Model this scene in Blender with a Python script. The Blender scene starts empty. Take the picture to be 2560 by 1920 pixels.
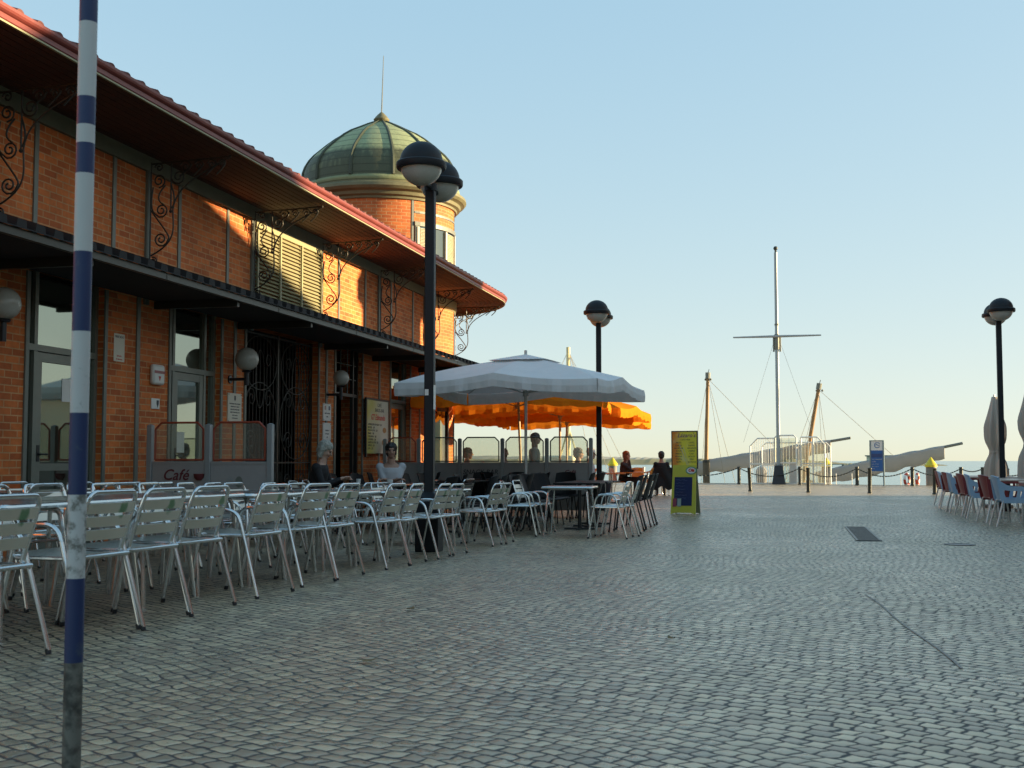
import bpy, math, random
from mathutils import Vector, Matrix, Euler
R = math.radians
sin, cos, pi = math.sin, math.cos, math.pi
SC = bpy.context.scene
COL = SC.collection

# ------------------------------------------------------------------ camera
cd = bpy.data.cameras.new('camera'); cam = bpy.data.objects.new('camera', cd); COL.objects.link(cam)
cam.location = (0, 0, .93)
cam.rotation_euler = (R(90 + 3.66), 0, R(12.93))
cd.sensor_width = 36; cd.lens = 42.19
cd.clip_start = .1; cd.clip_end = 20000
cd.dof.use_dof = True; cd.dof.focus_distance = 14; cd.dof.aperture_fstop = 8
SC.camera = cam

# ------------------------------------------------------------------ light
SUN_EL, SUN_AZ = R(9.0), R(15.0)        # azimuth counted from +X towards +Y
W = bpy.data.worlds.new('World'); SC.world = W; W.use_nodes = True
wn = W.node_tree.nodes; bg = wn['Background']
sky = wn.new('ShaderNodeTexSky'); sky.sky_type = 'NISHITA'; sky.sun_disc = False
sky.sun_elevation = SUN_EL; sky.sun_rotation = R(90) - SUN_AZ
sky.altitude = 0; sky.air_density = .7; sky.dust_density = .3; sky.ozone_density = 1.2
# hazy evening air: even out the steep range between zenith and horizon, keep the hue
wl = W.node_tree.links.new
def vm(op, a, b=None, c=None):
    o = wn.new('ShaderNodeVectorMath'); o.operation = op
    for i, q in enumerate((a, b, c)):
        if q is None: continue
        if isinstance(q, tuple): o.inputs[i].default_value = q
        else: wl(q, o.inputs[i])
    return o.outputs[0]
gm = wn.new('ShaderNodeGamma'); gm.inputs[1].default_value = .5; wl(sky.outputs[0], gm.inputs[0])
A_ = vm('MULTIPLY', gm.outputs[0], (.75,) * 3)
B_ = vm('DIVIDE', A_, vm('MULTIPLY_ADD', A_, (.6,) * 3, (1, 1, 1)))
lum = wn.new('ShaderNodeRGBToBW'); wl(B_, lum.inputs[0])
sat = vm('MULTIPLY_ADD', lum.outputs[0], (-2.6,) * 3, (3.48,) * 3)
C_ = vm('ADD', vm('MULTIPLY', vm('SUBTRACT', B_, lum.outputs[0]), sat), lum.outputs[0])
D_ = vm('MULTIPLY_ADD', vm('MAXIMUM', vm('SUBTRACT', sky.outputs[0], (10,) * 3), (0, 0, 0)), (.15,) * 3, C_)
wl(vm('MAXIMUM', vm('MULTIPLY', D_, (1.0, 1.03, .97)), (0, 0, 0)), bg.inputs[0]); bg.inputs[1].default_value = .15
sl = bpy.data.lights.new('sun', 'SUN'); sl.energy = 2.0; sl.angle = R(.53); sl.color = (1, .76, .44)
so = bpy.data.objects.new('sun', sl); COL.objects.link(so)
sdir = Vector((cos(SUN_EL) * cos(SUN_AZ), cos(SUN_EL) * sin(SUN_AZ), sin(SUN_EL)))
so.rotation_euler = sdir.to_track_quat('Z', 'Y').to_euler(); so.location = sdir * 60
SC.view_settings.view_transform = 'Standard'; SC.view_settings.look = 'None'
SC.view_settings.exposure = 2.8; SC.view_settings.gamma = 1
SC.render.engine = 'CYCLES'
SC.cycles.use_denoising = True
SC.cycles.max_bounces = 8; SC.cycles.diffuse_bounces = 4; SC.cycles.glossy_bounces = 4
SC.cycles.transparent_max_bounces = 12; SC.cycles.sample_clamp_indirect = 6
SC.cycles.caustics_reflective = False; SC.cycles.caustics_refractive = False

# ------------------------------------------------------------------ helpers
def gz(y):
    """height of the paving: a slight fall towards the water"""
    t = min(1, max(0, (y - 6.5) / 9.5)); return -.13 * t * t * (3 - 2 * t)

class MB:
    def __init__(s): s.v = []; s.f = []; s.m = []
    def add(s, vs, fs, mi=0):
        b = len(s.v); s.v += [tuple(v) for v in vs]
        for f in fs: s.f.append([b + i for i in f]); s.m.append(mi)
        return s
    def box(s, x0, x1, y0, y1, z0, z1, mi=0, M=None):
        vs = [Vector((x, y, z)) for x in (x0, x1) for y in (y0, y1) for z in (z0, z1)]
        if M is not None: vs = [M @ v for v in vs]
        return s.add(vs, [(0, 1, 3, 2), (4, 6, 7, 5), (0, 4, 5, 1), (2, 3, 7, 6), (0, 2, 6, 4), (1, 5, 7, 3)], mi)
    def tube(s, pts, r, n=8, mi=0, cap=True, closed=False, rs=None, flat=None):
        P = [Vector(p) for p in pts]; k = len(P)
        T = []
        for i in range(k):
            a = P[i - 1] if (i or closed) else P[i]; b = P[(i + 1) % k] if (i < k - 1 or closed) else P[i]
            t = (b - a); T.append(t.normalized() if t.length > 1e-9 else Vector((0, 0, 1)))
        u = T[0].orthogonal().normalized()
        if flat: u = (Vector(flat) - T[0] * Vector(flat).dot(T[0])).normalized()
        vs = []
        for i in range(k):
            u = (u - T[i] * u.dot(T[i]))
            u = u.normalized() if u.length > 1e-6 else T[i].orthogonal().normalized()
            w = T[i].cross(u); q = rs[i] if rs else r
            for j in range(n):
                a = 2 * pi * j / n
                vs.append(P[i] + (u * cos(a) + w * sin(a)) * q)
        fs = []
        for i in range(k if closed else k - 1):
            for j in range(n):
                i2 = (i + 1) % k
                fs.append((i * n + j, i * n + (j + 1) % n, i2 * n + (j + 1) % n, i2 * n + j))
        if cap and not closed:
            fs.append(tuple(range(n - 1, -1, -1))); fs.append(tuple((k - 1) * n + j for j in range(n)))
        return s.add(vs, fs, mi)
    def lathe(s, prof, n=24, c=(0, 0, 0), a0=0, a1=2 * pi, mi=0, mis=None):
        full = abs(a1 - a0 - 2 * pi) < 1e-6; m = n if full else n + 1
        vs = []
        for r, z in prof:
            for j in range(m):
                a = a0 + (a1 - a0) * j / n
                vs.append((c[0] + r * cos(a), c[1] + r * sin(a), c[2] + z))
        b = len(s.v); s.v += vs
        for i in range(len(prof) - 1):
            for j in range(n):
                j2 = (j + 1) % m
                s.f.append([b + i * m + j, b + i * m + j2, b + (i + 1) * m + j2, b + (i + 1) * m + j]); s.m.append(mis[i] if mis else mi)
        if full:
            if prof[0][0] > 1e-5: s.f.append([b + j for j in range(m - 1, -1, -1)]); s.m.append(mi)
            if prof[-1][0] > 1e-5: s.f.append([b + (len(prof) - 1) * m + j for j in range(m)]); s.m.append(mi)
        return s
    def ball(s, c, r, n=16, mi=0, sz=1):
        k = n // 2
        return s.lathe([(r * sin(pi * i / k) if 0 < i < k else 1e-6, -r * sz * cos(pi * i / k)) for i in range(k + 1)], n, c, mi=mi)
    def prism(s, poly, fn, d, mi=0):
        """poly: 2D outline; fn(u, v, t) -> 3D point for t = 0 and d"""
        n = len(poly)
        vs = [fn(u, v, 0) for u, v in poly] + [fn(u, v, d) for u, v in poly]
        fs = [tuple(range(n - 1, -1, -1)), tuple(range(n, 2 * n))] + [(i, (i + 1) % n, n + (i + 1) % n, n + i) for i in range(n)]
        return s.add(vs, fs, mi)
    def slab(s, fn, nu, nv, th, mi=0):
        """closed slab: surface fn(u, v) in 0..1 with thickness th"""
        P = [[Vector(fn(i / nu, j / nv)) for j in range(nv + 1)] for i in range(nu + 1)]
        N = [[None] * (nv + 1) for _ in range(nu + 1)]
        for i in range(nu + 1):
            for j in range(nv + 1):
                a = P[min(i + 1, nu)][j] - P[max(i - 1, 0)][j]; b = P[i][min(j + 1, nv)] - P[i][max(j - 1, 0)]
                N[i][j] = a.cross(b).normalized()
        w = nv + 1; tot = (nu + 1) * w
        vs = [P[i][j] + N[i][j] * th / 2 for i in range(nu + 1) for j in range(w)] + [P[i][j] - N[i][j] * th / 2 for i in range(nu + 1) for j in range(w)]
        fs = []
        for i in range(nu):
            for j in range(nv):
                q = (i * w + j, (i + 1) * w + j, (i + 1) * w + j + 1, i * w + j + 1)
                fs.append(q); fs.append(tuple(tot + k for k in reversed(q)))
        for i in range(nu):
            for j in (0, nv):
                a, b = i * w + j, (i + 1) * w + j
                fs.append((a, b, tot + b, tot + a) if j else (b, a, tot + a, tot + b))
        for j in range(nv):
            for i in (0, nu):
                a, b = i * w + j, i * w + j + 1
                fs.append((b, a, tot + a, tot + b) if i else (a, b, tot + b, tot + a))
        return s.add(vs, fs, mi)
    def xf(s, M): s.v = [tuple(M @ Vector(v)) for v in s.v]; return s
    def build(s, name, mats, parent=None, smooth=True, ang=35, bevel=0, loc=None):
        me = bpy.data.meshes.new(name); me.from_pydata(s.v, [], s.f)
        if not isinstance(mats, (list, tuple)): mats = [mats]
        for m in mats: me.materials.append(m)
        if len(mats) > 1: me.polygons.foreach_set('material_index', s.m)
        if smooth:
            me.polygons.foreach_set('use_smooth', [True] * len(me.polygons)); me.set_sharp_from_angle(angle=R(ang))
        me.update()
        o = bpy.data.objects.new(name, me); COL.objects.link(o)
        if parent: o.parent = parent
        if loc: o.location = loc
        if bevel:
            b = o.modifiers.new('bevel', 'BEVEL'); b.width = bevel; b.segments = 2; b.limit_method = 'ANGLE'
        return o

def tag(o, label=None, cat=None, group=None, kind=None):
    if label: o['label'] = label
    if cat: o['category'] = cat
    if group: o['group'] = group
    if kind: o['kind'] = kind
    return o
def thing(name, label, cat, loc=(0, 0, 0), rz=0, group=None):
    o = bpy.data.objects.new(name, None); COL.objects.link(o); o.empty_display_size = .1
    o.location = loc; o.rotation_euler = (0, 0, rz)
    return tag(o, label, cat, group)
KIDS = {}
def copy_tree(o, parent=None):
    if not KIDS:
        for q in bpy.data.objects: KIDS.setdefault(q.parent, []).append(q)
    c = o.copy(); COL.objects.link(c); c.parent = parent
    for ch in KIDS.get(o, []): copy_tree(ch, c)
    return c
def dup(root, loc, rz, label, group=None):
    KIDS.clear()
    c = copy_tree(root); c.location = loc; c.rotation_euler = (0, 0, rz); c['label'] = label
    if group: c['group'] = group
    return c
class Stamp:
    """first call moves the original, later calls copy it"""
    def __init__(s, root): s.r = root; s.used = False
    def put(s, loc, rz, label, group=None):
        if s.used: return dup(s.r, loc, rz, label, group)
        s.used = True; s.r.location = loc; s.r.rotation_euler = (0, 0, rz); s.r['label'] = label
        if group: s.r['group'] = group
        return s.r
ORD = ['first', 'second', 'third', 'fourth', 'fifth', 'sixth', 'seventh', 'eighth', 'ninth', 'tenth', 'eleventh', 'twelfth', 'thirteenth', 'fourteenth', 'fifteenth']

def fillet(pts, rad, k=5):
    P = [Vector(p) for p in pts]; out = [P[0]]
    for i in range(1, len(P) - 1):
        a, b, c = P[i - 1], P[i], P[i + 1]
        d = min(rad, (a - b).length * .49, (c - b).length * .49)
        p, q = b + (a - b).normalized() * d, b + (c - b).normalized() * d
        for t in range(k + 1):
            t /= k; out.append((1 - t) ** 2 * p + 2 * t * (1 - t) * b + t * t * q)
    return out + [P[-1]]
def text_obj(name, s, size, mat, parent, loc, rot, align='CENTER', ext=.0008, shear=0, bold=0):
    cu = bpy.data.curves.new(name, 'FONT'); cu.body = s; cu.size = size; cu.align_x = align; cu.align_y = 'CENTER'
    cu.extrude = ext; cu.shear = shear; cu.offset = bold; cu.resolution_u = 3
    cu.materials.append(mat)
    tmp = bpy.data.objects.new(name, cu); COL.objects.link(tmp)
    me = bpy.data.meshes.new_from_object(tmp.evaluated_get(bpy.context.evaluated_depsgraph_get()))
    bpy.data.objects.remove(tmp); bpy.data.curves.remove(cu)
    me.name = name
    if not me.materials: me.materials.append(mat)
    o = bpy.data.objects.new(name, me); COL.objects.link(o)
    o.parent = parent; o.location = loc; o.rotation_euler = rot
    return o

# ------------------------------------------------------------------ materials
class NT:
    def __init__(s, name):
        s.mat = bpy.data.materials.new(name); s.mat.use_nodes = True
        s.t = s.mat.node_tree; s.n = s.t.nodes; s.b = s.n['Principled BSDF']
    def node(s, ty, **kw):
        o = s.n.new('ShaderNode' + ty)
        for k, v in kw.items(): setattr(o, k, v)
        return o
    def link(s, a, b): s.t.links.new(a, b)
    def val(s, x, sock):
        if isinstance(x, (int, float)): sock.default_value = x
        else: s.link(x, sock)
    def math(s, op, a, b=0.0, c=None):
        o = s.node('Math', operation=op); s.val(a, o.inputs[0]); s.val(b, o.inputs[1])
        if c is not None: s.val(c, o.inputs[2])
        return o.outputs[0]
    def step(s, x, a, b):
        o = s.node('MapRange', interpolation_type='SMOOTHSTEP'); s.val(x, o.inputs[0]); o.inputs[1].default_value = a; o.inputs[2].default_value = b
        return o.outputs[0]
    def mix(s, f, a, b):
        o = s.node('Mix', data_type='RGBA'); s.val(f, o.inputs[0])
        for x, k in ((a, 6), (b, 7)):
            if isinstance(x, tuple): o.inputs[k].default_value = (*x[:3], 1)
            else: s.link(x, o.inputs[k])
        return o.outputs[2]
    def mul(s, c, f):
        o = s.node('Mix', data_type='RGBA', blend_type='MULTIPLY'); o.inputs[0].default_value = 1
        if isinstance(c, tuple): o.inputs[6].default_value = (*c[:3], 1)
        else: s.link(c, o.inputs[6])
        s.link(f, o.inputs[7]); return o.outputs[2]
    def coord(s, which='Object'): return s.node('TexCoord').outputs[which]
    def pos(s): return s.node('NewGeometry').outputs['Position']
    def noise(s, vec, scale, det=3, rough=.55):
        o = s.node('TexNoise'); o.inputs['Scale'].default_value = scale; o.inputs['Detail'].default_value = det; o.inputs['Roughness'].default_value = rough
        if vec: s.link(vec, o.inputs['Vector'])
        return o.outputs['Fac']
    def bump(s, h, strength, dist):
        o = s.node('Bump'); o.inputs['Strength'].default_value = strength; o.inputs['Distance'].default_value = dist
        s.link(h, o.inputs['Height']); s.link(o.outputs[0], s.b.inputs['Normal'])
    def set(s, col=None, rough=None, metal=None, spec=None):
        for k, v in (('Base Color', col), ('Roughness', rough), ('Metallic', metal), ('Specular IOR Level', spec)):
            if v is None: continue
            if isinstance(v, tuple): s.b.inputs[k].default_value = (*v[:3], 1)
            elif isinstance(v, (int, float)): s.b.inputs[k].default_value = v
            else: s.link(v, s.b.inputs[k])
        return s.mat

def mk(name, col, rough=.5, metal=0, var=.25, vs=6, bump=0, bs=60, spec=.5, rvar=.1):
    """painted / plain surface with uneven colour, sheen and a little relief"""
    t = NT(name); p = t.pos()
    n = t.noise(p, vs, 5, .6); n2 = t.noise(p, vs * 6.3, 3, .6)
    f = t.math('ADD', t.math('MULTIPLY', t.math('SUBTRACT', n, .5), var * 2), t.math('ADD', t.math('MULTIPLY', t.math('SUBTRACT', n2, .5), var), 1))
    c = t.node('CombineColor'); [t.link(f, c.inputs[i]) for i in range(3)]
    r = t.math('ADD', t.math('MULTIPLY', t.math('SUBTRACT', n2, .5), rvar * 2), rough)
    t.set(t.mul(col, c.outputs[0]), r, metal, spec)
    if bump: t.bump(t.noise(p, bs, 4), bump, .01)
    return t.mat

def brick_mat(name, c1, c2, mortar, wrap=None, bw=.235, bh=.078):
    """wall brick; wrap = (cx, cy, r) lays the courses round a cylinder"""
    t = NT(name); sp = t.node('SeparateXYZ'); t.link(t.pos(), sp.inputs[0])
    if wrap:
        a = t.math('ARCTAN2', t.math('SUBTRACT', sp.outputs[1], wrap[1]), t.math('SUBTRACT', sp.outputs[0], wrap[0]))
        u = t.math('MULTIPLY', a, wrap[2])
    else: u = t.math('ADD', sp.outputs[1], t.math('MULTIPLY', sp.outputs[0], .37))
    cv = t.node('CombineXYZ'); t.link(u, cv.inputs[0]); t.link(sp.outputs[2], cv.inputs[1])
    br = t.node('TexBrick'); t.link(cv.outputs[0], br.inputs['Vector'])
    br.inputs['Scale'].default_value = 1; br.inputs['Brick Width'].default_value = bw; br.inputs['Row Height'].default_value = bh
    br.inputs['Mortar Size'].default_value = .008; br.inputs['Mortar Smooth'].default_value = .3; br.inputs['Bias'].default_value = -.1
    br.inputs['Color1'].default_value = (*c1, 1); br.inputs['Color2'].default_value = (*c2, 1); br.inputs['Mortar'].default_value = (*mortar, 1)
    n = t.noise(t.pos(), 1.3, 5, .65); n2 = t.noise(cv.outputs[0], 14, 3)
    f = t.math('ADD', t.math('MULTIPLY', n, 1.1), t.math('ADD', t.math('MULTIPLY', n2, .5), .2))
    c = t.node('CombineColor'); [t.link(f, c.inputs[i]) for i in range(3)]
    t.set(t.mul(br.outputs['Color'], c.outputs[0]), .72, 0, .3)
    h = t.math('SUBTRACT', t.math('MULTIPLY', t.noise(cv.outputs[0], 90, 3), .25), br.outputs['Fac'])
    t.bump(h, .6, .006)
    return t.mat

def cobble_mat():
    """limestone setts in wavering courses, worn to a sheen"""
    t = NT('cobble_setts'); p = t.pos()
    sp = t.node('SeparateXYZ'); t.link(p, sp.inputs[0])
    X, Y = sp.outputs[0], sp.outputs[1]
    ca, sa = cos(R(-33)), sin(R(-33))
    u0 = t.math('ADD', t.math('MULTIPLY', X, ca), t.math('MULTIPLY', Y, sa))
    v0 = t.math('ADD', t.math('MULTIPLY', X, -sa), t.math('MULTIPLY', Y, ca))
    def nz(sc, amp, det=1): return t.math('MULTIPLY', t.math('SUBTRACT', t.noise(p, sc, det, .5), .5), amp)
    off = t.node('VectorMath', operation='ADD'); t.link(p, off.inputs[0]); off.inputs[1].default_value = (31, 17, 5)
    def nz2(sc, amp): return t.math('MULTIPLY', t.math('SUBTRACT', t.noise(off.outputs[0], sc, 1, .5), .5), amp)
    u = t.math('ADD', t.math('ADD', u0, nz(.5, .5)), nz(10, .06))
    v = t.math('ADD', t.math('ADD', v0, nz2(.45, .5)), nz2(9, .06))
    w, h = .083, .074
    rv = t.math('DIVIDE', v, h); row = t.math('FLOOR', rv); fv = t.math('SUBTRACT', t.math('SUBTRACT', rv, row), .5)
    wr = t.node('TexWhiteNoise', noise_dimensions='1D'); t.link(row, wr.inputs['W'])
    ru = t.math('ADD', t.math('DIVIDE', u, w), t.math('ADD', t.math('MULTIPLY', row, .5), t.math('MULTIPLY', wr.outputs['Value'], .35)))
    col = t.math('FLOOR', ru); fu = t.math('SUBTRACT', t.math('SUBTRACT', ru, col), .5)
    cv = t.node('CombineXYZ'); t.link(col, cv.inputs[0]); t.link(row, cv.inputs[1])
    wn_ = t.node('TexWhiteNoise', noise_dimensions='2D'); t.link(cv.outputs[0], wn_.inputs['Vector'])
    rc = t.node('SeparateColor'); t.link(wn_.outputs['Color'], rc.inputs[0])
    r1, r2, r3 = rc.outputs[0], rc.outputs[1], rc.outputs[2]
    dx = t.math('MULTIPLY', t.math('SUBTRACT', .5, t.math('ABSOLUTE', fu)), w)
    dy = t.math('MULTIPLY', t.math('SUBTRACT', .5, t.math('ABSOLUTE', fv)), h)
    d = t.math('SMOOTH_MIN', dx, dy, .012)
    d = t.math('ADD', d, nz(45, .012, 2))
    d = t.math('SUBTRACT', d, t.math('MULTIPLY', r3, .0035))
    top = t.step(d, .0, .0075)
    dome = t.step(d, .0, .03)
    n1 = t.noise(p, .35, 4, .6); n2 = t.noise(p, 22, 4, .65)
    stone = t.mix(r1, (.31, .236, .15), (.62, .485, .30))
    stone = t.mix(t.math('MULTIPLY', t.step(r2, .8, 1), .45), stone, (.33, .25, .175))
    f = t.math('ADD', t.math('MULTIPLY', n2, .7), t.math('ADD', t.math('MULTIPLY', n1, .7), .3))
    cc = t.node('CombineColor'); [t.link(f, cc.inputs[i]) for i in range(3)]
    stone = t.mul(stone, cc.outputs[0])
    st = t.step(t.noise(p, 1.7, 5, .7), .58, .75); stone = t.mix(t.math('MULTIPLY', st, .45), stone, (.10, .095, .075))
    colr = t.mix(top, (.03, .03, .026), stone)
    rg = t.math('ADD', t.math('MULTIPLY', n2, .25), t.math('ADD', t.math('MULTIPLY', t.math('SUBTRACT', 1, top), .3), t.math('MULTIPLY', r2, .12)))
    t.set(colr, t.math('ADD', t.math('ADD', rg, t.math('MULTIPLY', t.math('SUBTRACT', n1, .5), .45)), .14), 0, .6)
    tilt = t.math('ADD', t.math('MULTIPLY', fu, t.math('SUBTRACT', r2, .5)), t.math('MULTIPLY', fv, t.math('SUBTRACT', r3, .5)))
    hh = t.math('ADD', t.math('ADD', t.math('MULTIPLY', top, .55), t.math('MULTIPLY', dome, .45)), t.math('ADD', t.math('MULTIPLY', tilt, .55), t.math('MULTIPLY', n2, .35)))
    t.bump(hh, .65, .011)
    return t.mat

def metal_alu(name, col=(.72, .73, .72), rough=.17, paint=False, metal=.92):
    t = NT(name); p = t.coord()
    n = t.noise(p, 3, 2, .5); n2 = t.noise(p, 25, 2)
    c = t.mix(n, tuple(q * .85 for q in col), col)
    if paint:   # patch of green paint dabbed on the back of the top slats
        oi = t.node('ObjectInfo').outputs['Random']
        sp = t.node('SeparateXYZ'); t.link(p, sp.inputs[0])
        y = t.math('SUBTRACT', sp.outputs[1], t.math('SUBTRACT', .07, t.math('MULTIPLY', oi, .22)))
        zz = t.math('SUBTRACT', sp.outputs[2], .668)
        d = t.math('SQRT', t.math('ADD', t.math('MULTIPLY', y, y), t.math('MULTIPLY', t.math('MULTIPLY', zz, zz), .8)))
        d = t.math('ADD', d, t.math('MULTIPLY', t.math('SUBTRACT', t.noise(p, 30, 3), .5), .05))
        m = t.math('SUBTRACT', 1, t.step(d, .022, .05))
        m = t.math('MULTIPLY', m, .85)
        c = t.mix(m, c, (.03, .17, .05)); metal = t.math('MULTIPLY', t.math('SUBTRACT', 1, m), metal)
    t.set(c, t.math('ADD', t.math('MULTIPLY', n2, .08), rough - .04), metal, .5)
    return t.mat

def glass_mirror(name, tint=(.33, .36, .30), rough=.03):
    """half-mirrored shop glazing with a dark room behind"""
    t = NT(name); p = t.pos()
    n = t.noise(p, 1.2, 3)
    t.set(t.mix(n, tuple(q * .85 for q in tint), tint), rough, .95, .5)
    t.bump(t.noise(p, .9, 1), .03, .02)
    return t.mat
def clear_glass(name, haze=.12, tint=(.93, .95, .9)):
    t = NT(name); tr = t.node('BsdfTransparent'); tr.inputs[0].default_value = (*tint, 1)
    gl = t.node('BsdfGlossy'); gl.inputs['Roughness'].default_value = .03; gl.inputs[0].default_value = (.9, .9, .9, 1)
    df = t.node('BsdfTranslucent'); df.inputs[0].default_value = (.8, .78, .68, 1)
    fr = t.node('Fresnel'); fr.inputs[0].default_value = 1.45
    m1 = t.node('MixShader'); m1.inputs[0].default_value = haze; t.link(tr.outputs[0], m1.inputs[1]); t.link(df.outputs[0], m1.inputs[2])
    m2 = t.node('MixShader'); t.link(fr.outputs[0], m2.inputs[0]); t.link(m1.outputs[0], m2.inputs[1]); t.link(gl.outputs[0], m2.inputs[2])
    t.link(m2.outputs[0], t.n['Material Output'].inputs[0]); return t.mat
def cloth(name, col, trans=.4, var=.15):
    t = NT(name); p = t.pos(); n = t.noise(p, 2.5, 4, .6)
    c = t.mix(n, tuple(q * (1 - var) for q in col), col)
    df = t.node('BsdfDiffuse'); tl = t.node('BsdfTranslucent'); mx = t.node('MixShader'); mx.inputs[0].default_value = trans
    t.link(c, df.inputs[0]); t.link(c, tl.inputs[0]); t.link(df.outputs[0], mx.inputs[1]); t.link(tl.outputs[0], mx.inputs[2])
    b = t.node('Bump'); b.inputs['Strength'].default_value = .25; b.inputs['Distance'].default_value = .03; t.link(t.noise(p, 5, 3), b.inputs['Height'])
    t.link(b.outputs[0], df.inputs['Normal']); t.link(b.outputs[0], tl.inputs['Normal'])
    t.link(mx.outputs[0], t.n['Material Output'].inputs[0]); return t.mat

TC = (-9.72, 27.86); TR = 1.82
M = {}
M['cobble'] = cobble_mat()
M['brick'] = brick_mat('brick', (.68, .185, .045), (.40, .09, .024), (.58, .31, .14))
M['tbrick'] = brick_mat('tower_brick', (.58, .165, .043), (.43, .105, .03), (.50, .29, .13), wrap=(TC[0], TC[1], TR))
M['alu'] = metal_alu('aluminium'); M['alu_paint'] = metal_alu('aluminium_with_paint', (.68, .66, .58), .40, True, .7)
M['alu_slat'] = metal_alu('aluminium_slat', (.68, .66, .58), .38, metal=.75)
M['tabletop'] = metal_alu('steel_tabletop', (.55, .56, .55), .22)
M['strip'] = mk('grey_strip', (.17, .18, .155), .5, .2)
M['beam'] = mk('green_beam', (.14, .15, .10), .6)
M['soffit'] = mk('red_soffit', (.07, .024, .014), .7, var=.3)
M['fascia'] = mk('red_gutter', (.20, .042, .034), .45, var=.2)
M['trim'] = mk('olive_trim', (.30, .30, .17), .5)
M['rtile'] = mk('roof_tile', (.13, .038, .03), .75, var=.35, vs=3)
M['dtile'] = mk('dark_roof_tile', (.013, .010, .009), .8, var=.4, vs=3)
M['gutter'] = mk('dark_gutter', (.045, .042, .03), .45)
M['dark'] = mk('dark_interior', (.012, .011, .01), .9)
M['iron'] = mk('wrought_iron', (.05, .046, .038), .45, .3)
M['black'] = mk('black_paint', (.014, .015, .018), .38, 0, var=.3)
M['lampblack'] = mk('lamp_post_paint', (.010, .012, .015), .5, 0, var=.35, spec=.3)
M['globe'] = mk('opal_globe', (.42, .42, .38), .25, var=.08)
M['louvre'] = mk('green_louvre', (.32, .30, .17), .5, var=.12)
M['cream'] = mk('cream_shutter', (.62, .58, .44), .55, var=.1)
M['frame'] = mk('grey_door_frame', (.20, .21, .175), .42, .2, var=.15)
M['frame_d'] = mk('dark_door_frame', (.035, .036, .032), .4, .2, var=.15)
M['mirror'] = glass_mirror('door_glass')
M['glass'] = clear_glass('screen_glass')
M['white'] = mk('white_paint', (.74, .74, .70), .45, var=.08)
M['plaque'] = mk('plaque_stone', (.62, .58, .47), .4, var=.12)
M['ink'] = mk('dark_ink', (.06, .06, .065), .7)
M['inkred'] = mk('red_ink', (.62, .05, .03), .6)
M['redframe'] = mk('red_frame', (.36, .062, .03), .4)
M['greypost'] = mk('grey_post', (.30, .31, .31), .45, .2, var=.12)
M['greyboard'] = mk('grey_board', (.33, .31, .30), .5, var=.12)
M['umb'] = cloth('grey_canvas', (.90, .88, .86), .15)
M['orange'] = cloth('orange_canvas', (.88, .27, .02), .32)
M['pcloth'] = cloth('cream_canvas', (.66, .60, .52), .3)
M['pole_w'] = mk('white_pole', (.6, .6, .58), .35, .3)
M['pole_o'] = mk('wood_pole', (.45, .33, .2), .5)
M['pbase'] = mk('concrete', (.28, .27, .25), .8, bump=.4)
M['copper'] = None
# ------------------------------------------------------------------ ground, quay, water, far shore
QS = -.38
def quay_y(x): return 56.2 + QS * x
xs = [-120, -60, -30, -20, -14, -10, -8, -6, -4, -2, 0, 2, 4, 6, 8, 12, 20, 40, 120]
ys = [-60, -20, -5, 0] + [i * .5 for i in range(8, 37)] + [20, 24, 30, 36, 40, 44]
b = MB(); nx = len(xs)
for y in ys:
    for x in xs: b.v.append((x, y, gz(y)))
for x in xs: b.v.append((x, max(quay_y(x), 44.5), -.13))
ny = len(ys) + 1
for j in range(ny - 1):
    for i in range(nx - 1):
        b.f.append([j * nx + i, j * nx + i + 1, (j + 1) * nx + i + 1, (j + 1) * nx + i]); b.m.append(0)
tag(b.build('ground', M['cobble'], smooth=True), kind='structure')
b = MB()
for x0, x1 in zip(xs[:-1], xs[1:]):
    y0, y1 = max(quay_y(x0), 44.5), max(quay_y(x1), 44.5)
    b.add([(x0, y0, -.13), (x1, y1, -.13), (x1, y1, -3), (x0, y0, -3)], [(0, 1, 2, 3)])
    b.add([(x0, y0 - .35, -.12), (x1, y1 - .35, -.12), (x1, y1 + .06, -.12), (x0, y0 + .06, -.12), (x0, y0 + .06, -.3), (x1, y1 + .06, -.3)], [(0, 1, 2, 3), (3, 2, 5, 4)])
tag(b.build('quay_edge', mk('quay_stone', (.36, .31, .23), .8, bump=.5)), kind='structure')
t = NT('water'); p = t.pos()
mp = t.node('Mapping'); t.link(p, mp.inputs[0]); mp.inputs['Scale'].default_value = (.35, 1.0, 1); mp.inputs['Rotation'].default_value = (0, 0, R(-13))
h = t.math('ADD', t.noise(mp.outputs[0], .55, 4, .6), t.math('MULTIPLY', t.noise(mp.outputs[0], .05, 3), 2))
t.bump(h, .35, .35)
t.set((.10, .20, .20), .16, 0, .5)
b = MB().add([(-9000, 30, -1.7), (9000, 30, -1.7), (9000, 12000, -1.7), (-9000, 12000, -1.7)], [(0, 1, 2, 3)])
tag(b.build('water', t.mat, smooth=False), kind='structure')
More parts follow.
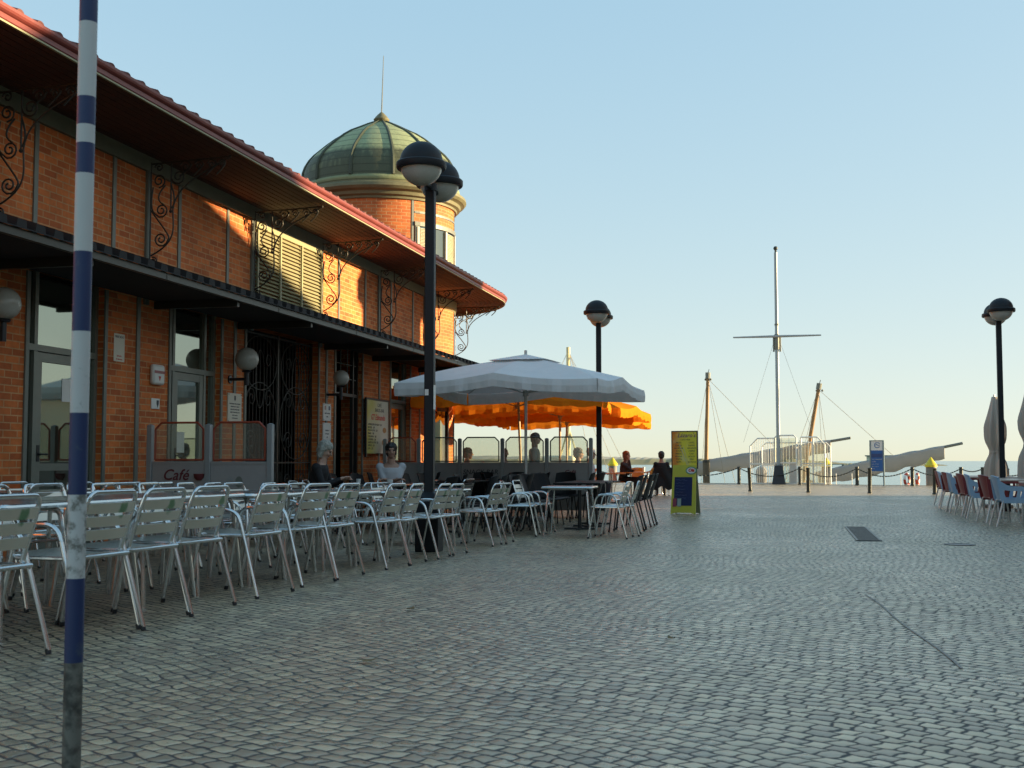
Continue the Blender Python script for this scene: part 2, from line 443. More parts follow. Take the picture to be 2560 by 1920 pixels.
# far shore: long low dune strips
rn = random.Random(4)
def strip(name, pts, depth, mat, hfun):
    """pts: crest line on the far side; a low mound with a ragged top"""
    b = MB(); n = 160; L = []
    for i in range(n + 1):
        s = i / n * (len(pts) - 1); k = min(int(s), len(pts) - 2); q = Vector(pts[k]).lerp(Vector(pts[k + 1]), s - k)
        hh = hfun(i / n) * (.9 + .2 * rn.random())
        L.append([(q.x, q.y, -1.75), (q.x, q.y + depth * .2, -1.7 + hh * .35), (q.x, q.y + depth * .5, -1.7 + hh), (q.x, q.y + depth, -1.75)])
    for i in range(n):
        for j in range(3):
            b.add([L[i][j], L[i + 1][j], L[i + 1][j + 1], L[i][j + 1]], [(0, 1, 2, 3)])
    return tag(b.build(name, mat), kind='structure')
shore = mk('dune_scrub', (.20, .19, .10), .9, var=.5, vs=.05)
shore2 = mk('far_dunes', (.33, .32, .26), .9, var=.3, vs=.02)
strip('far_shore', [(-900, 700), (-250, 760), (-60, 800), (48, 820)], 60, shore, lambda s: 3.9 * min(1, (1 - s) * 7 + .02))
strip('far_hills', [(-2600, 2600), (-600, 2650), (110, 2700)], 300, shore2, lambda s: 14 * min(1, (1 - s) * 2.2 + .05))
strip('sand_spit', [(28, 640), (48, 648), (63, 655), (82, 666)], 30, shore, lambda s: 1.9 * sin(pi * min(1, s * .85 + .12)) ** .7 + .05)

# ------------------------------------------------------------------ paving details
gt = thing('drain_grate', 'long dark iron drain grate set in the cobbles', 'grate', (1.03, 18.3, gz(18.3)), 0)
b = MB()
for sx in (-1, 1): b.box(sx * .15 - .015, sx * .15 + .015, -1.7, 1.7, 0, .012)
for sy in (-1, 1): b.box(-.134, .134, sy * 1.685 - .015, sy * 1.685 + .015, 0, .012)
b.build('frame', M['black'], gt)
b = MB()
for i in range(41): b.box(-.134, .134, -1.66 + i * .081, -1.625 + i * .081, .001, .010)
b.build('bars', M['black'], gt)
MB().box(-.134, .134, -1.66, 1.66, .0003, .003).build('pit_shade', M['dark'], gt)  # flat near-black sheet stands in for the shaded hollow under the bars
cv = MB().lathe([(.19, 0), (.19, .008), (.17, .009), (.165, .006), (.02, .006), (1e-6, .007)], 28)
tag(cv.build('manhole_cover', M['black'], loc=(2.1, 16.15, gz(16.15))), 'small round dark utility cover flush with the cobbles', 'cover')
b = MB()
for i in range(14):
    s = i / 14; s2 = (i + 1) / 14
    P = lambda s: Vector((.52 + .22 * s + .012 * sin(9 * s), 8.95 - 3.2 * s, 0))
    a, c = P(s), P(s2)
    b.add([(a.x - .007, a.y, gz(a.y) + .004), (a.x + .007, a.y, gz(a.y) + .004), (c.x + .007, c.y, gz(c.y) + .004), (c.x - .007, c.y, gz(c.y) + .004)], [(0, 1, 2, 3)])
tag(b.build('paving_joint', M['black'], smooth=False), kind='structure')
b = MB()
for (x, y, a, s) in ((-1.9, 5.3, .4, .05), (-2.3, 7.2, 1.4, .045), (-.6, 6.3, 2.2, .035)):
    lf = MB().slab(lambda u, v: ((u - .5) * s * 2, (v - .5) * s * (1 - (2 * u - 1) ** 2), .01 + .012 * (2 * u - 1) ** 2), 6, 2, .001)
    lf.xf(Matrix.Translation((x, y, gz(y) + .004)) @ Matrix.Rotation(a, 4, 'Z'))
    tag(lf.build('fallen_leaf', mk('dry_leaf', (.16, .11, .04), .8)), 'small dry fallen leaf lying on the cobbles', 'leaf', 'dry leaves on the paving')

# ------------------------------------------------------------------ market hall
FX = -7.9; EX = -6.65; CX = -6.7
hall = thing('market_hall', 'long red brick market hall with iron eave brackets and a domed corner tower', 'building', (FX, 14, 0))
def P(o):   # parts are built in world coordinates
    o.parent = hall; o.matrix_parent_inverse = Matrix.Translation((-FX, -14, 0)); return o
Y0, Y1 = 2.0, 26.4
def piece(b, name, mat, **k): return P(b.build(name, mat, **k))
# ground floor: (start, end) of the openings along the facade
OPEN = [(5.3, 6.8), (8.2, 9.7), (11.28, 12.75), (14.32, 15.76), (16.57, 19.42), (20.22, 21.62), (23.3, 24.6)]
edges = [Y0] + [e for o in OPEN for e in o] + [Y1]
b = MB()
for i in range(0, len(edges), 2): b.box(FX - .42, FX, edges[i], edges[i + 1], -.2, 3.02)
b.box(FX - .42, FX, Y0, Y1, 3.02, 4.62)
piece(b, 'brick_wall', M['brick'], smooth=False)
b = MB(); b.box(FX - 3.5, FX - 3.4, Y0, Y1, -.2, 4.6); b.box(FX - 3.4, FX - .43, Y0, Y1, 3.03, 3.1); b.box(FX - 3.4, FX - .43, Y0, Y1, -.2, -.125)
piece(b, 'interior', M['dark'], smooth=False)  # room painted near-black to look unlit behind the gate
# grey steel strips set in the brickwork
for y in (8.3, 9.7, 11.34, 12.89, 14.49, 15.91, 20.35, 21.75, 23.3, 24.76):
    piece(MB().box(FX, FX + .018, y - .035, y + .035, 3.0, 4.6), 'pilaster_strip', M['strip'], smooth=False)
for y in (4.55, 7.6, 10.62, 13.67, 16.73, 19.47, 22.53, 25.61):
    piece(MB().box(FX, FX + .03, y - .05, y + .05, 2.9, 4.6), 'pilaster_strip', M['strip'], smooth=False)
for y in (10.5, 13.5, 16.2, 19.8, 22.6, 25.3):
    piece(MB().box(FX, FX + .018, y - .04, y + .04, -.15, 3.0), 'pilaster_strip', M['strip'], smooth=False)
piece(MB().box(FX - .1, FX + .05, Y0, Y1, 4.6, 4.8), 'eave_beam', M['beam'], smooth=False)
# soffit boards running along the eave
b = MB(); n = 11
for i in range(n):
    x0 = FX + .05 + (EX - .03 - FX - .05) * i / n; x1 = x0 + (EX - .03 - FX - .05) / n - .012
    b.box(x0, x1, Y0, TC[1], 4.79, 4.81)
b.box(FX, EX - .02, Y0, TC[1], 4.812, 4.84)
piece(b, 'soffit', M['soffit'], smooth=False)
# red gutter along the eave and round the tower
prof = [(-.02, 4.79), (.0, 4.79), (.012, 4.80), (.012, 4.845), (.028, 4.852), (.045, 4.865), (.055, 4.885), (.057, 4.912), (.04, 4.92), (-.03, 4.92)]
b = MB(); k = len(prof)
PL = [((EX + d, Y0, z), (EX + d, TC[1], z)) for d, z in prof]
for i in range(k - 1): b.add([PL[i][0], PL[i][1], PL[i + 1][1], PL[i + 1][0]], [(0, 1, 2, 3)])
RE = EX - TC[0]
b.lathe([(RE + d, z) for d, z in prof], 40, (TC[0], TC[1], 0), 0, pi)
piece(b, 'gutter', M['fascia'], ang=50)
b = MB(); b.box(EX - .022, EX + .006, Y0, TC[1], 4.772, 4.789); b.lathe([(RE - .022, 4.789), (RE - .022, 4.772), (RE + .006, 4.772), (RE + .006, 4.789)], 40, (TC[0], TC[1], 0), 0, pi)
piece(b, 'drip_trim', M['trim'], smooth=False)
# tiled roof: half-round ridges down the slope
def tiled(b, xa, za, xb, zb, y0, y1, period=.3, hgt=.06, frac=.5):
    n = int((y1 - y0) / period); row0, row1 = [], []
    for i in range(n + 1):
        for q in (0, .05, .12, .18, .24, .31, .36, .7):
            y = y0 + (i + q) * period
            if y > y1: break
            dz = hgt * math.sqrt(max(0, 1 - ((q - .18) / .19) ** 2))
            row0.append((xa, y, za + dz)); row1.append((xb, y, zb + dz))
    m = len(row0); b.add(row0 + row1, [(i, i + 1, m + i + 1, m + i) for i in range(m - 1)])
    b.add(row0 + [(x, y, za - .02) for x, y, z in row0], [(i + 1, i, m + i, m + i + 1) for i in range(m - 1)])
b = MB(); tiled(b, EX + .015, 4.922, -16.0, 7.9, Y0, TC[1], .3, .042)
b.add([(-16.0, Y0, 7.9), (-16.0, TC[1], 7.9), (-25.4, TC[1], 4.97), (-25.4, Y0, 4.97), (-16.0, 29.5, 7.9), (-25.4, 29.5, 4.97), (-12.9, 29.5, 6.85), (-12.9, TC[1], 6.85)], [(0, 1, 2, 3), (1, 4, 5, 2), (7, 6, 4, 1)])
ring = []
for j in range(61):
    a = R(-10) + R(190) * j / 60; ring.append(a)
for j, (a, a2) in enumerate(zip(ring[:-1], ring[1:])):
    dz = .035 if j % 2 else 0
    f = lambda r, a, z: (TC[0] + r * cos(a), TC[1] + r * sin(a), z)
    b.add([f(RE + .015, a, 4.925 + dz), f(RE + .015, a2, 4.925 + dz), f(TR - .05, a2, 5.35 + dz), f(TR - .05, a, 5.35 + dz), f(RE + .015, a, 4.91), f(RE + .015, a2, 4.91)], [(0, 1, 2, 3), (1, 0, 4, 5)])
piece(b, 'tile_roof', M['rtile'], ang=40)
b = MB(); b.lathe([(TR + .05, 4.80), (RE - .03, 4.80)], 40, (TC[0], TC[1], 0), 0, pi)
for r_ in [TR + .1 + i * .11 for i in range(11)]: b.lathe([(r_, 4.799), (r_ + .012, 4.785), (r_ + .024, 4.799)], 40, (TC[0], TC[1], 0), 0, pi)
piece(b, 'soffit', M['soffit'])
# end and rear walls
b = MB(); b.box(-25, FX - .43, Y0, Y0 + .4, -.2, 4.8); b.box(-25, TC[0] - 1.2, 29.1, 29.5, -.2, 4.8); b.box(-25, -24.6, Y0 + .41, 29.09, -.2, 4.8)
b.add([(-25, Y0 + .02, 4.8), (FX, Y0 + .02, 4.8), (-16, Y0 + .02, 7.86)], [(0, 1, 2)]); b.add([(-25, 29.48, 4.8), (FX - 1, 29.48, 4.8), (-16, 29.48, 7.86)], [(2, 1, 0)])
piece(b, 'end_wall', M['brick'], smooth=False)
# louvred shutter of the upper bay
sh = MB(); sy0, sy1 = 16.8, 19.42
sh.box(FX + .002, FX + .05, sy0, sy1, 4.5, 4.6)
for y in (sy0 + .02, 17.66, 18.52, sy1 - .03): sh.box(FX + .05, FX + .075, y - .022, y + .022, 3.0, 4.5)
s_ = P(sh.build('shutter', M['louvre'], smooth=False))
b = MB(); z = 3.02
while z < 4.5:
    Mx = Matrix.Translation((FX + .03, 0, z)) @ Matrix.Rotation(R(48), 4, 'Y')
    b.box(-.036, .036, sy0, sy1, -.004, .004, M=Mx); z += .06
o = b.build('louvre_slats', M['louvre'], s_, smooth=False)

# lower tiled canopy
b = MB()
def pulse(b, xa, za, xb, zb, y0, y1, period=.28, hgt=.075):
    row0, row1 = [], []; i = 0; y = y0
    while y < y1:
        for q, d in ((0, 0), (.02, hgt), (period * .52, hgt * .85), (period * .55, 0)):
            row0.append((xa, y + q, za + d)); row1.append((xb, y + q, zb + d))
        y += period
    m = len(row0); b.add(row0 + row1, [(i, i + 1, m + i + 1, m + i) for i in range(m - 1)])
    b.add(row0 + [(x, y, za - .012) for x, y, z in row0], [(i + 1, i, m + i, m + i + 1) for i in range(m - 1)])
pulse(b, CX + .06, 3.015, FX + .02, 3.4, Y0, TC[1])
RC = CX - TC[0]
for j in range(40):
    a = R(190) * j / 40 - R(5); a2 = a + R(190) / 40; dz = .04 if j % 2 else 0
    f = lambda r, a, z: (TC[0] + r * cos(a), TC[1] + r * sin(a), z)
    b.add([f(RC + .06, a, 3.02 + dz), f(RC + .06, a2, 3.02 + dz), f(TR, a2, 3.4 + dz), f(TR, a, 3.4 + dz), f(RC + .06, a, 3.0), f(RC + .06, a2, 3.0)], [(0, 1, 2, 3), (1, 0, 4, 5)])
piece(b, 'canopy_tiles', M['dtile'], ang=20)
b = MB(); b.box(CX - .03, CX + .03, Y0, TC[1], 2.93, 3.005); b.lathe([(RC - .03, 3.005), (RC - .03, 2.93), (RC + .03, 2.93), (RC + .03, 3.005)], 36, (TC[0], TC[1], 0), 0, pi)
for y in range(3, 28, 3): b.box(CX + .03, CX + .034, y - .015, y + .015, 2.932, 3.003)
piece(b, 'canopy_gutter', M['gutter'], smooth=False)
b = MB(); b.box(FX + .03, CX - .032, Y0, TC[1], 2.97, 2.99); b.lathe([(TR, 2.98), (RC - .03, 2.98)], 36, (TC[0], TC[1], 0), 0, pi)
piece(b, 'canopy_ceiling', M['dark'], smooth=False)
for y in (7.6, 10.62, 13.9, 16.3, 19.7, 22.2, 25.2):
    piece(MB().box(FX + .01, CX - .035, y - .03, y + .03, 2.87, 2.968), 'canopy_beam', M['frame_d'], smooth=False)

# wrought-iron eave bracket: u outwards, w vertical
def spiral(c, r0, r1, a0, turns, n=18):
    return [(c[0] + (r0 + (r1 - r0) * i / n) * cos(a0 + turns * 2 * pi * i / n), c[1] + (r0 + (r1 - r0) * i / n) * sin(a0 + turns * 2 * pi * i / n)) for i in range(n + 1)]
def bez(p0, p1, p2, p3, n=12):
    return [tuple((1 - t) ** 3 * a + 3 * (1 - t) ** 2 * t * b_ + 3 * (1 - t) * t * t * c + t ** 3 * d for a, b_, c, d in zip(p0, p1, p2, p3)) for t in [i / n for i in range(n + 1)]]
def bracket_mesh():
    b = MB(); L = []
    L.append([(.02, -1.32), (.02, 0)])
    L.append([(.02, -.02), (1.1, .02)])
    L.append(bez((.03, -1.2), (.42, -1.02), (.33, -.86), (.33, -.62)) + bez((.33, -.62), (.36, -.35), (.6, -.22), (1.08, .0))[1:])
    L.append([(.30, -.66), (.30, -.02)])
    L.append(spiral((.07, -1.27), .055, .012, pi * .6, -1.6))
    L.append(bez((.03, -.62), (.12, -.75), (.3, -.95), (.28, -.98), 6) + spiral((.17, -.99), .10, .02, 0, -1.7)[1:])
    L.append(bez((.05, -.32), (.02, -.5), (.02, -.62), (.08, -.66), 6) + spiral((.17, -.62), .095, .02, pi * 1.2, 1.7)[1:])
    L.append(spiral((.13, -.24), .09, .02, -pi * .5, 1.6)); L.append(spiral((.40, -.20), .10, .02, pi, 1.6))
    L.append(spiral((.13, -.07), .06, .012, pi, -1.4)); L.append(bez((.22, -.3), (.1, -.42), (.1, -.5), (.2, -.55), 6))
    L.append(bez((.30, -.3), (.36, -.45), (.36, -.55), (.31, -.6), 6))
    for c, q in ((.50, .085), (.68, .065), (.86, .07), (1.0, .045)):
        L.append(spiral((c, -.03 - q * .55), q, .012, pi * .9, -1.5)); L.append(bez((c + q, -.05), (c + .02, -.12), (c - .04, -.16), (c - .08, -.2), 5))
    for l in L: b.tube([(u, 0, w) for u, w in l], .0105, 6)
    b.ball((.30, 0, -.64), .022, 8); b.ball((1.1, 0, .02), .024, 8)
    return b
bm = None
def bracket(x, y, rz):
    global bm
    if bm is None: o = bracket_mesh().build('eave_bracket', M['iron']); bm = o.data
    else: o = bpy.data.objects.new('eave_bracket', bm); COL.objects.link(o)
    o.parent = hall; o.location = (x - FX, y - 14, 4.72); o.rotation_euler = (0, 0, rz)
for y in (7.6, 10.62, 13.67, 16.73, 19.47, 22.53, 25.61): bracket(FX + .03, y, 0)
for a in (18, 52, 88): bracket(TC[0] + TR * cos(R(a)), TC[1] + TR * sin(R(a)), R(a))

# ---- tower
c3 = (TC[0], TC[1], 0)
piece(MB().lathe([(TR, 3.0), (TR, 7.1)], 72, c3), 'tower_wall', M['tbrick'])
b = MB()
for a0, a1 in ((-85, -52), (-8, 8), (42, 62), (100, 122), (160, 240)): b.lathe([(TR, -.2), (TR, 3.0)], 10, c3, R(a0), R(a1))
piece(b, 'tower_base', M['tbrick'])
b = MB()
for a0, a1 in ((-52, -8), (8, 42), (62, 100)):
    for a in (a0, (a0 + a1) / 2, a1): b.box(TR - .04, TR + .02, -.035, .035, -.15, 3.0, M=Matrix.Translation(c3) @ Matrix.Rotation(R(a), 4, 'Z'))
    b.lathe([(TR - .03, 2.1), (TR + .01, 2.1), (TR + .01, 2.18), (TR - .03, 2.18)], 8, c3, R(a0), R(a1))
piece(b, 'tower_glazing_frame', M['frame_d'], smooth=False)
b = MB()
for a0, a1 in ((-52, -8), (8, 42), (62, 100)): b.lathe([(TR - .02, -.1), (TR - .02, 3.0)], 10, c3, R(a0), R(a1))
piece(b, 'tower_glazing', M['mirror'])
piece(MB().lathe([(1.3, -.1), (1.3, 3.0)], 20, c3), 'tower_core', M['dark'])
piece(MB().lathe([(TR + .002, 4.55), (TR + .06, 4.6), (TR + .06, 4.8)], 60, c3), 'tower_ring', M['trim'])
corn = mk('weathered_cornice', (.17, .16, .085), .6, .2, var=.4, vs=4)
piece(MB().lathe([(TR, 7.02), (1.87, 7.02), (1.88, 7.07), (1.95, 7.10), (1.97, 7.17), (2.0, 7.19), (2.06, 7.21), (2.11, 7.27), (2.10, 7.34), (2.04, 7.38), (1.93, 7.40), (1.93, 7.44)], 80, c3), 'cornice', corn, ang=28)
t = NT('verdigris_copper'); p = t.pos(); sp = t.node('SeparateXYZ'); t.link(p, sp.inputs[0])
zz = sp.outputs[2]
rowh = t.math('MULTIPLY', t.math('FRACT', t.math('MULTIPLY', t.math('SUBTRACT', zz, 7.44), 5.6)), 1)
rid = t.math('FLOOR', t.math('MULTIPLY', t.math('SUBTRACT', zz, 7.44), 5.6))
wr = t.node('TexWhiteNoise', noise_dimensions='1D'); t.link(rid, wr.inputs['W'])
n = t.noise(p, 2.2, 5, .7); n2 = t.noise(p, 9, 4, .65)
mp = t.node('Mapping'); t.link(p, mp.inputs[0]); mp.inputs['Scale'].default_value = (6, 6, .7)
n3 = t.noise(mp.outputs[0], 1.6, 4, .6)
patina = t.mix(n2, (.24, .30, .15), (.42, .45, .24))
f = t.math('ADD', t.step(zz, 8.12, 8.3), t.math('ADD', t.math('MULTIPLY', t.math('SUBTRACT', n3, .5), 1.1), t.math('MULTIPLY', t.math('SUBTRACT', wr.outputs['Value'], .5), .4)))
f = t.math('MAXIMUM', f, t.math('MULTIPLY', t.math('SUBTRACT', 1, t.step(zz, 7.54, 7.6)), .7)); f = t.math('MINIMUM', t.math('MAXIMUM', f, .12), 1)
c = t.mix(f, (.05, .055, .035), patina)
seam = t.math('SUBTRACT', 1, t.step(rowh, .02, .2))
c = t.mix(t.math('MULTIPLY', seam, .75), c, (.05, .055, .03))
t.set(c, .6, .25, .4); t.bump(t.math('ADD', t.math('MULTIPLY', rowh, -.8), t.math('MULTIPLY', n2, .3)), .7, .025)
M['copper'] = t.mat
DOME = [(1.92, 7.44), (1.95, 7.5), (1.94, 7.56), (1.915, 7.57), (1.90, 7.9), (1.85, 8.05), (1.75, 8.22), (1.64, 8.35), (1.53, 8.45), (1.34, 8.62), (1.13, 8.79), (.92, 8.93), (.66, 9.06), (.41, 9.19), (.17, 9.30)]
piece(MB().lathe(DOME, 96, c3), 'dome', M['copper'], ang=60)
ribm = mk('dark_copper_rib', (.05, .062, .038), .6, .2, var=.4)
Drib = [(r + .004, z) for r, z in DOME[3:]]
va = math.degrees(math.atan2(-TC[1], -TC[0]))
b = MB()
for i in range(12):
    a = R(va + 8.3 + i * 30)
    b.tube([(c3[0] + r * cos(a), c3[1] + r * sin(a), z) for r, z in Drib], .05, 6, rs=[.05 - .02 * k / len(Drib) for k in range(len(Drib))])
piece(b, 'dome_ribs', ribm)
piece(MB().lathe([(.165, 9.27), (.15, 9.31), (.19, 9.35), (.20, 9.385), (.17, 9.41), (.155, 9.44), (.10, 9.50), (.04, 9.56), (1e-5, 9.58)], 24, c3), 'finial', corn)
piece(MB().tube([(c3[0], c3[1], 9.55), (c3[0] + .04, c3[1], 11.0)], .015, 6, rs=[.018, .008]), 'lightning_rod', M['strip'])
# tower window with shutters
wa0, wa1 = R(va + 27), R(va + 76)
w = MB(); w.lathe([(TR + .03, 6.42), (TR + .045, 6.42), (TR + .045, 6.52), (TR + .0, 6.52)], 12, c3, wa0 - .03, wa1 + .03)
for a in (wa0, wa1): w.box(TR - .05, TR + .035, -.035, .035, 5.0, 6.42, M=Matrix.Translation(c3) @ Matrix.Rotation(a, 4, 'Z'))
win = piece(w, 'tower_window', M['strip'], smooth=False)
def sub(b, name, mat, par, **k):
    return b.build(name, mat, par, **k)
sub(MB().lathe([(TR + .006, 5.0), (TR + .006, 6.42)], 14, c3, wa0, wa1), 'pane', M['mirror'], win)
for a0, a1 in ((wa0 + .02, wa0 + R(15)), (wa1 - R(19), wa1 - .02)):
    b = MB()
    for k in range(40):
        z = 5.02 + k * .034; b.lathe([(TR + .015, z), (TR + .045, z + .006), (TR + .02, z + .03)], 4, c3, a0 + .03, a1 - .03)
    for a in (a0, a1): b.box(TR + .01, TR + .055, -.03, .03, 5.0, 6.4, M=Matrix.Translation(c3) @ Matrix.Rotation(a, 4, 'Z'))
    sub(b, 'shutter', M['cream'], win, smooth=False)
for a in (va - 55, va + 24, va + 79): piece(MB().box(TR - .02, TR + .012, -.03, .03, 3.0, 7.02, M=Matrix.Translation(c3) @ Matrix.Rotation(R(a), 4, 'Z')), 'tower_strip', M['strip'], smooth=False)
piece(MB().lathe([(TR + .012, 6.72), (TR + .02, 6.72), (TR + .02, 6.77), (TR + .012, 6.77)], 12, c3, wa0 - .03, wa1 + .03), 'lintel_strip', M['strip'], smooth=False)

# ---- doors and glazing of the ground floor
def shopfront(y0, y1, door, label=None, zt=3.0, mat='frame'):
    """frame with transom, two side lights and a door between them"""
    x = FX - .12; d0, d1 = door
    b = MB()
    for y, w_ in ((y0 + .03, .03), (d0 - .03, .03), (d1 + .03, .03), (y1 - .03, .03)): b.box(x - .04, x + .04, y - w_, y + w_, -.15, zt)
    b.box(x - .035, x + .045, y0 + .06, y1 - .06, 2.13, 2.2)
    fr = P(b.build('door_frame', M[mat], smooth=False))
    b = MB()
    for a, c in ((y0 + .06, d0 - .06), (d1 + .06, y1 - .06)): b.box(x - .01, x, a, c, .0, 2.13)
    for a, c in ((y0 + .06, d0 - .06), (d0, d1), (d1 + .06, y1 - .06)): b.box(x - .01, x, a, c, 2.2, zt)
    sub(b, 'side_light', M['mirror'], fr, smooth=False)
    b = MB()
    for y in (d0 + .05, d1 - .05): b.box(x - .02, x + .03, y - .05, y + .05, -.14, 2.12)
    for z0, z1 in ((-.14, .12), (2.02, 2.12), (.82, .9)): b.box(x - .02, x + .028, d0 + .1, d1 - .1, z0, z1)
    dr = P(b.build('door', M[mat], smooth=False))
    sub(MB().box(x - .012, x + .002, d0 + .1, d1 - .1, .12, .82).box(x - .012, x + .002, d0 + .1, d1 - .1, .9, 2.02), 'pane', M['mirror'], dr, smooth=False)
    b = MB(); b.tube([(x + .03, d0 + .06, 1.0), (x + .07, d0 + .06, 1.0), (x + .07, d0 + .18, 1.0)], .011, 8); b.box(x + .03, x + .036, d0 + .035, d0 + .085, .92, 1.1)
    sub(b, 'handle', M['black'], dr)
    return fr, dr
shopfront(5.3, 6.8, (5.6, 6.5)); shopfront(8.2, 9.7, (8.5, 9.4))
shopfront(11.28, 12.75, (11.58, 12.42)); shopfront(14.32, 15.76, (14.6, 15.42)); shopfront(23.3, 24.6, (23.5, 24.5))
for y0, y1 in ((11.28, 12.75), (14.32, 15.76), (16.57, 19.42), (20.22, 21.62), (23.3, 24.6)):
    for y in (y0 - .02, y1 + .02): piece(MB().box(FX, FX + .02, y - .03, y + .03, -.15, 2.96), 'opening_trim', M['strip'], smooth=False)
# open doorway with barred fanlight
b = MB(); x = FX - .1
for y in (20.27, 20.45, 21.35, 21.57): b.box(x - .03, x + .03, y - .028, y + .028, -.15, 3.0)
b.box(x - .03, x + .034, 20.25, 21.6, 2.12, 2.18)
fr = P(b.build('door_frame', M['frame_d'], smooth=False))
b = MB()
for z in (2.45, 2.72): b.tube([(x, 20.3, z), (x, 21.55, z)], .012, 6)
for y in (20.75, 21.1): b.tube([(x, y, 2.18), (x, y, 3.0)], .012, 6)
sub(b, 'fanlight_bars', M['strip'], fr)
# wrought-iron gate
b = MB(); x = FX - .12; y0, y1 = 16.6, 19.39
for y in (y0, (y0 + y1) / 2, y1): b.box(x - .02, x + .02, y - .022, y + .022, -.1, 2.95)
for z in (-.02, .9, 2.9): b.box(x - .015, x + .015, y0, y1, z - .012, z + .012)
gate = P(b.build('iron_gate', M['iron'], smooth=False))
b = MB(); i = 0; y = y0 + .12
while y < y1 - .05:
    b.tube([(x, y, -.02), (x, y, 2.9)], .008, 6); y += .125
sub(b, 'gate_bars', M['iron'], gate)
b = MB()
for h0 in (y0 + .06, (y0 + y1) / 2 + .06):
    wid = (y1 - y0) / 2 - .12; mid = h0 + wid / 2
    def ell(cz, ry, rz_, a0=0, a1=2 * pi, n=26): return [(x + .022, mid + ry * cos(a0 + (a1 - a0) * k / n), cz + rz_ * sin(a0 + (a1 - a0) * k / n)) for k in range(n + 1)]
    for l in (ell(2.45, wid * .48, .42), ell(1.55, wid * .5, .6), ell(.75, wid * .47, .6, pi, 2 * pi), ell(2.2, .16, .45)): b.tube(l, .009, 6)
    for s_ in (-1, 1):
        for cz, q in ((1.9, .16), (1.25, .17), (.6, .13), (2.5, .12)):
            b.tube([(x + .022, mid + s_ * (.3 + u), cz + v) for u, v in spiral((0, 0), q, .02, 0, 1.6)], .008, 6)
sub(b, 'gate_scrolls', M['iron'], gate)
# ------------------------------------------------------------------ chairs and tables
def alu_chair(paint):
    t = thing('aluminium_chair', 'x', 'chair')
    for s in (-1, 1):
        y = s * .255
        fb, rb = Vector((.13, y * .96, .60)), Vector((-.12, y * .96, .60))
        ff, rf = Vector((.25, y * 1.04, .0)), Vector((-.29, y * 1.04, .0))
        path = fillet([ff, fb, rb, rf], .09, 5)
        # front leg / arm / rear leg are separate pieces of the same tube
        b = MB(); b.tube([ff + Vector((0, 0, .02)), path[1]], .0125, 10); b.tube([ff, ff + (fb - ff) * .045], .0145, 10, mi=1); b.build('front_leg', [M['alu'], M['black']], t)
        b = MB(); b.tube([path[-2], rf + Vector((0, 0, .02))], .0125, 10); b.tube([rf + (rb - rf) * .045, rf], .0145, 10, mi=1); b.build('rear_leg', [M['alu'], M['black']], t)
        MB().tube(path[1:-1], .0125, 10).build('armrest', M['alu'], t)
    b = MB(); b.tube(fillet([(-.2, -.235, .425), (.22, -.235, .425), (.22, .235, .425), (-.2, .235, .425), (-.2, -.235, .425)], .06, 4), .012, 8)
    b.build('seat_frame', M['alu'], t)
    b = MB()
    for i in range(6):
        y0 = -.21 + i * .071
        b.slab(lambda u, v: (-.17 + .36 * u, y0 + .062 * v, .437 - .018 * sin(pi * u) + .012 * u), 6, 1, .004)
    b.build('seat', M['alu_slat'], t)
    def bk(z): return -.165 - .115 * ((z - .42) / .345) ** 1.1 if z > .42 else -.165
    pts = [(bk(z), -.205, z) for z in (.425, .5, .58, .66)] + [(bk(.765), -.195, .765)]
    pts = pts + [(bk(.765), .195, .765)] + [(bk(z), .205, z) for z in (.66, .58, .5, .425)]
    MB().tube(fillet(pts, .055, 5), .0125, 10).build('back_frame', M['alu'], t)
    b = MB()
    for z0 in (.680, .610, .540):
        b.slab(lambda u, v: (bk(z0 + .055 * v) - .022 * (1 - (2 * u - 1) ** 2) + .0, -.195 + .39 * u, z0 + .055 * v - .0275), 10, 3, .004)
    b.build('backrest', M['alu_paint' if paint else 'alu_slat'], t)
    return t
AL = Stamp(alu_chair(False)); ALP = Stamp(alu_chair(True))
def alu_table():
    t = thing('aluminium_table', 'x', 'table')
    MB().box(-.34, .34, -.34, .34, .688, .70).build('tabletop', M['tabletop'], t, bevel=.004)
    b = MB(); b.tube(fillet([(-.345, -.345, .685), (.345, -.345, .685), (.345, .345, .685), (-.345, .345, .685), (-.345, -.345, .685)], .05, 4), .016, 8, flat=(0, 0, 1))
    b.build('rim', M['alu'], t)
    for sx in (-1, 1):
        for sy in (-1, 1):
            b = MB(); b.tube(fillet([(sx * .1, sy * .1, .66), (sx * .27, sy * .27, .665), (sx * .33, sy * .33, .0)], .06, 4), .0145, 8)
            b.build('leg', M['alu'], t)
    MB().tube([(-.1, -.1, .66), (.1, .1, .66)], .0145, 8).tube([(-.1, .1, .66), (.1, -.1, .66)], .0145, 8).build('cross_brace', M['alu'], t)
    return t
TB = Stamp(alu_table())
rj = random.Random(11)
def jit(a): return rj.uniform(-a, a)
G1, G2 = 'aluminium chairs on the terrace', 'aluminium tables on the terrace'
# front row: rear feet on the line X = -3.5, facing the building
FR = [4.96, 5.80, 6.38, 6.98, 7.88, 8.75, 9.42, 10.59, 11.14, 12.16, 12.74, 14.6, 15.08]
for i, y in enumerate(FR):
    ALP.put((-3.79 + jit(.02), y, gz(y)), R(180 + jit(3) - (5 if i < 7 else 2)), 'aluminium armchair with green paint on its back, %s from the left in the front row' % ORD[i], G1)
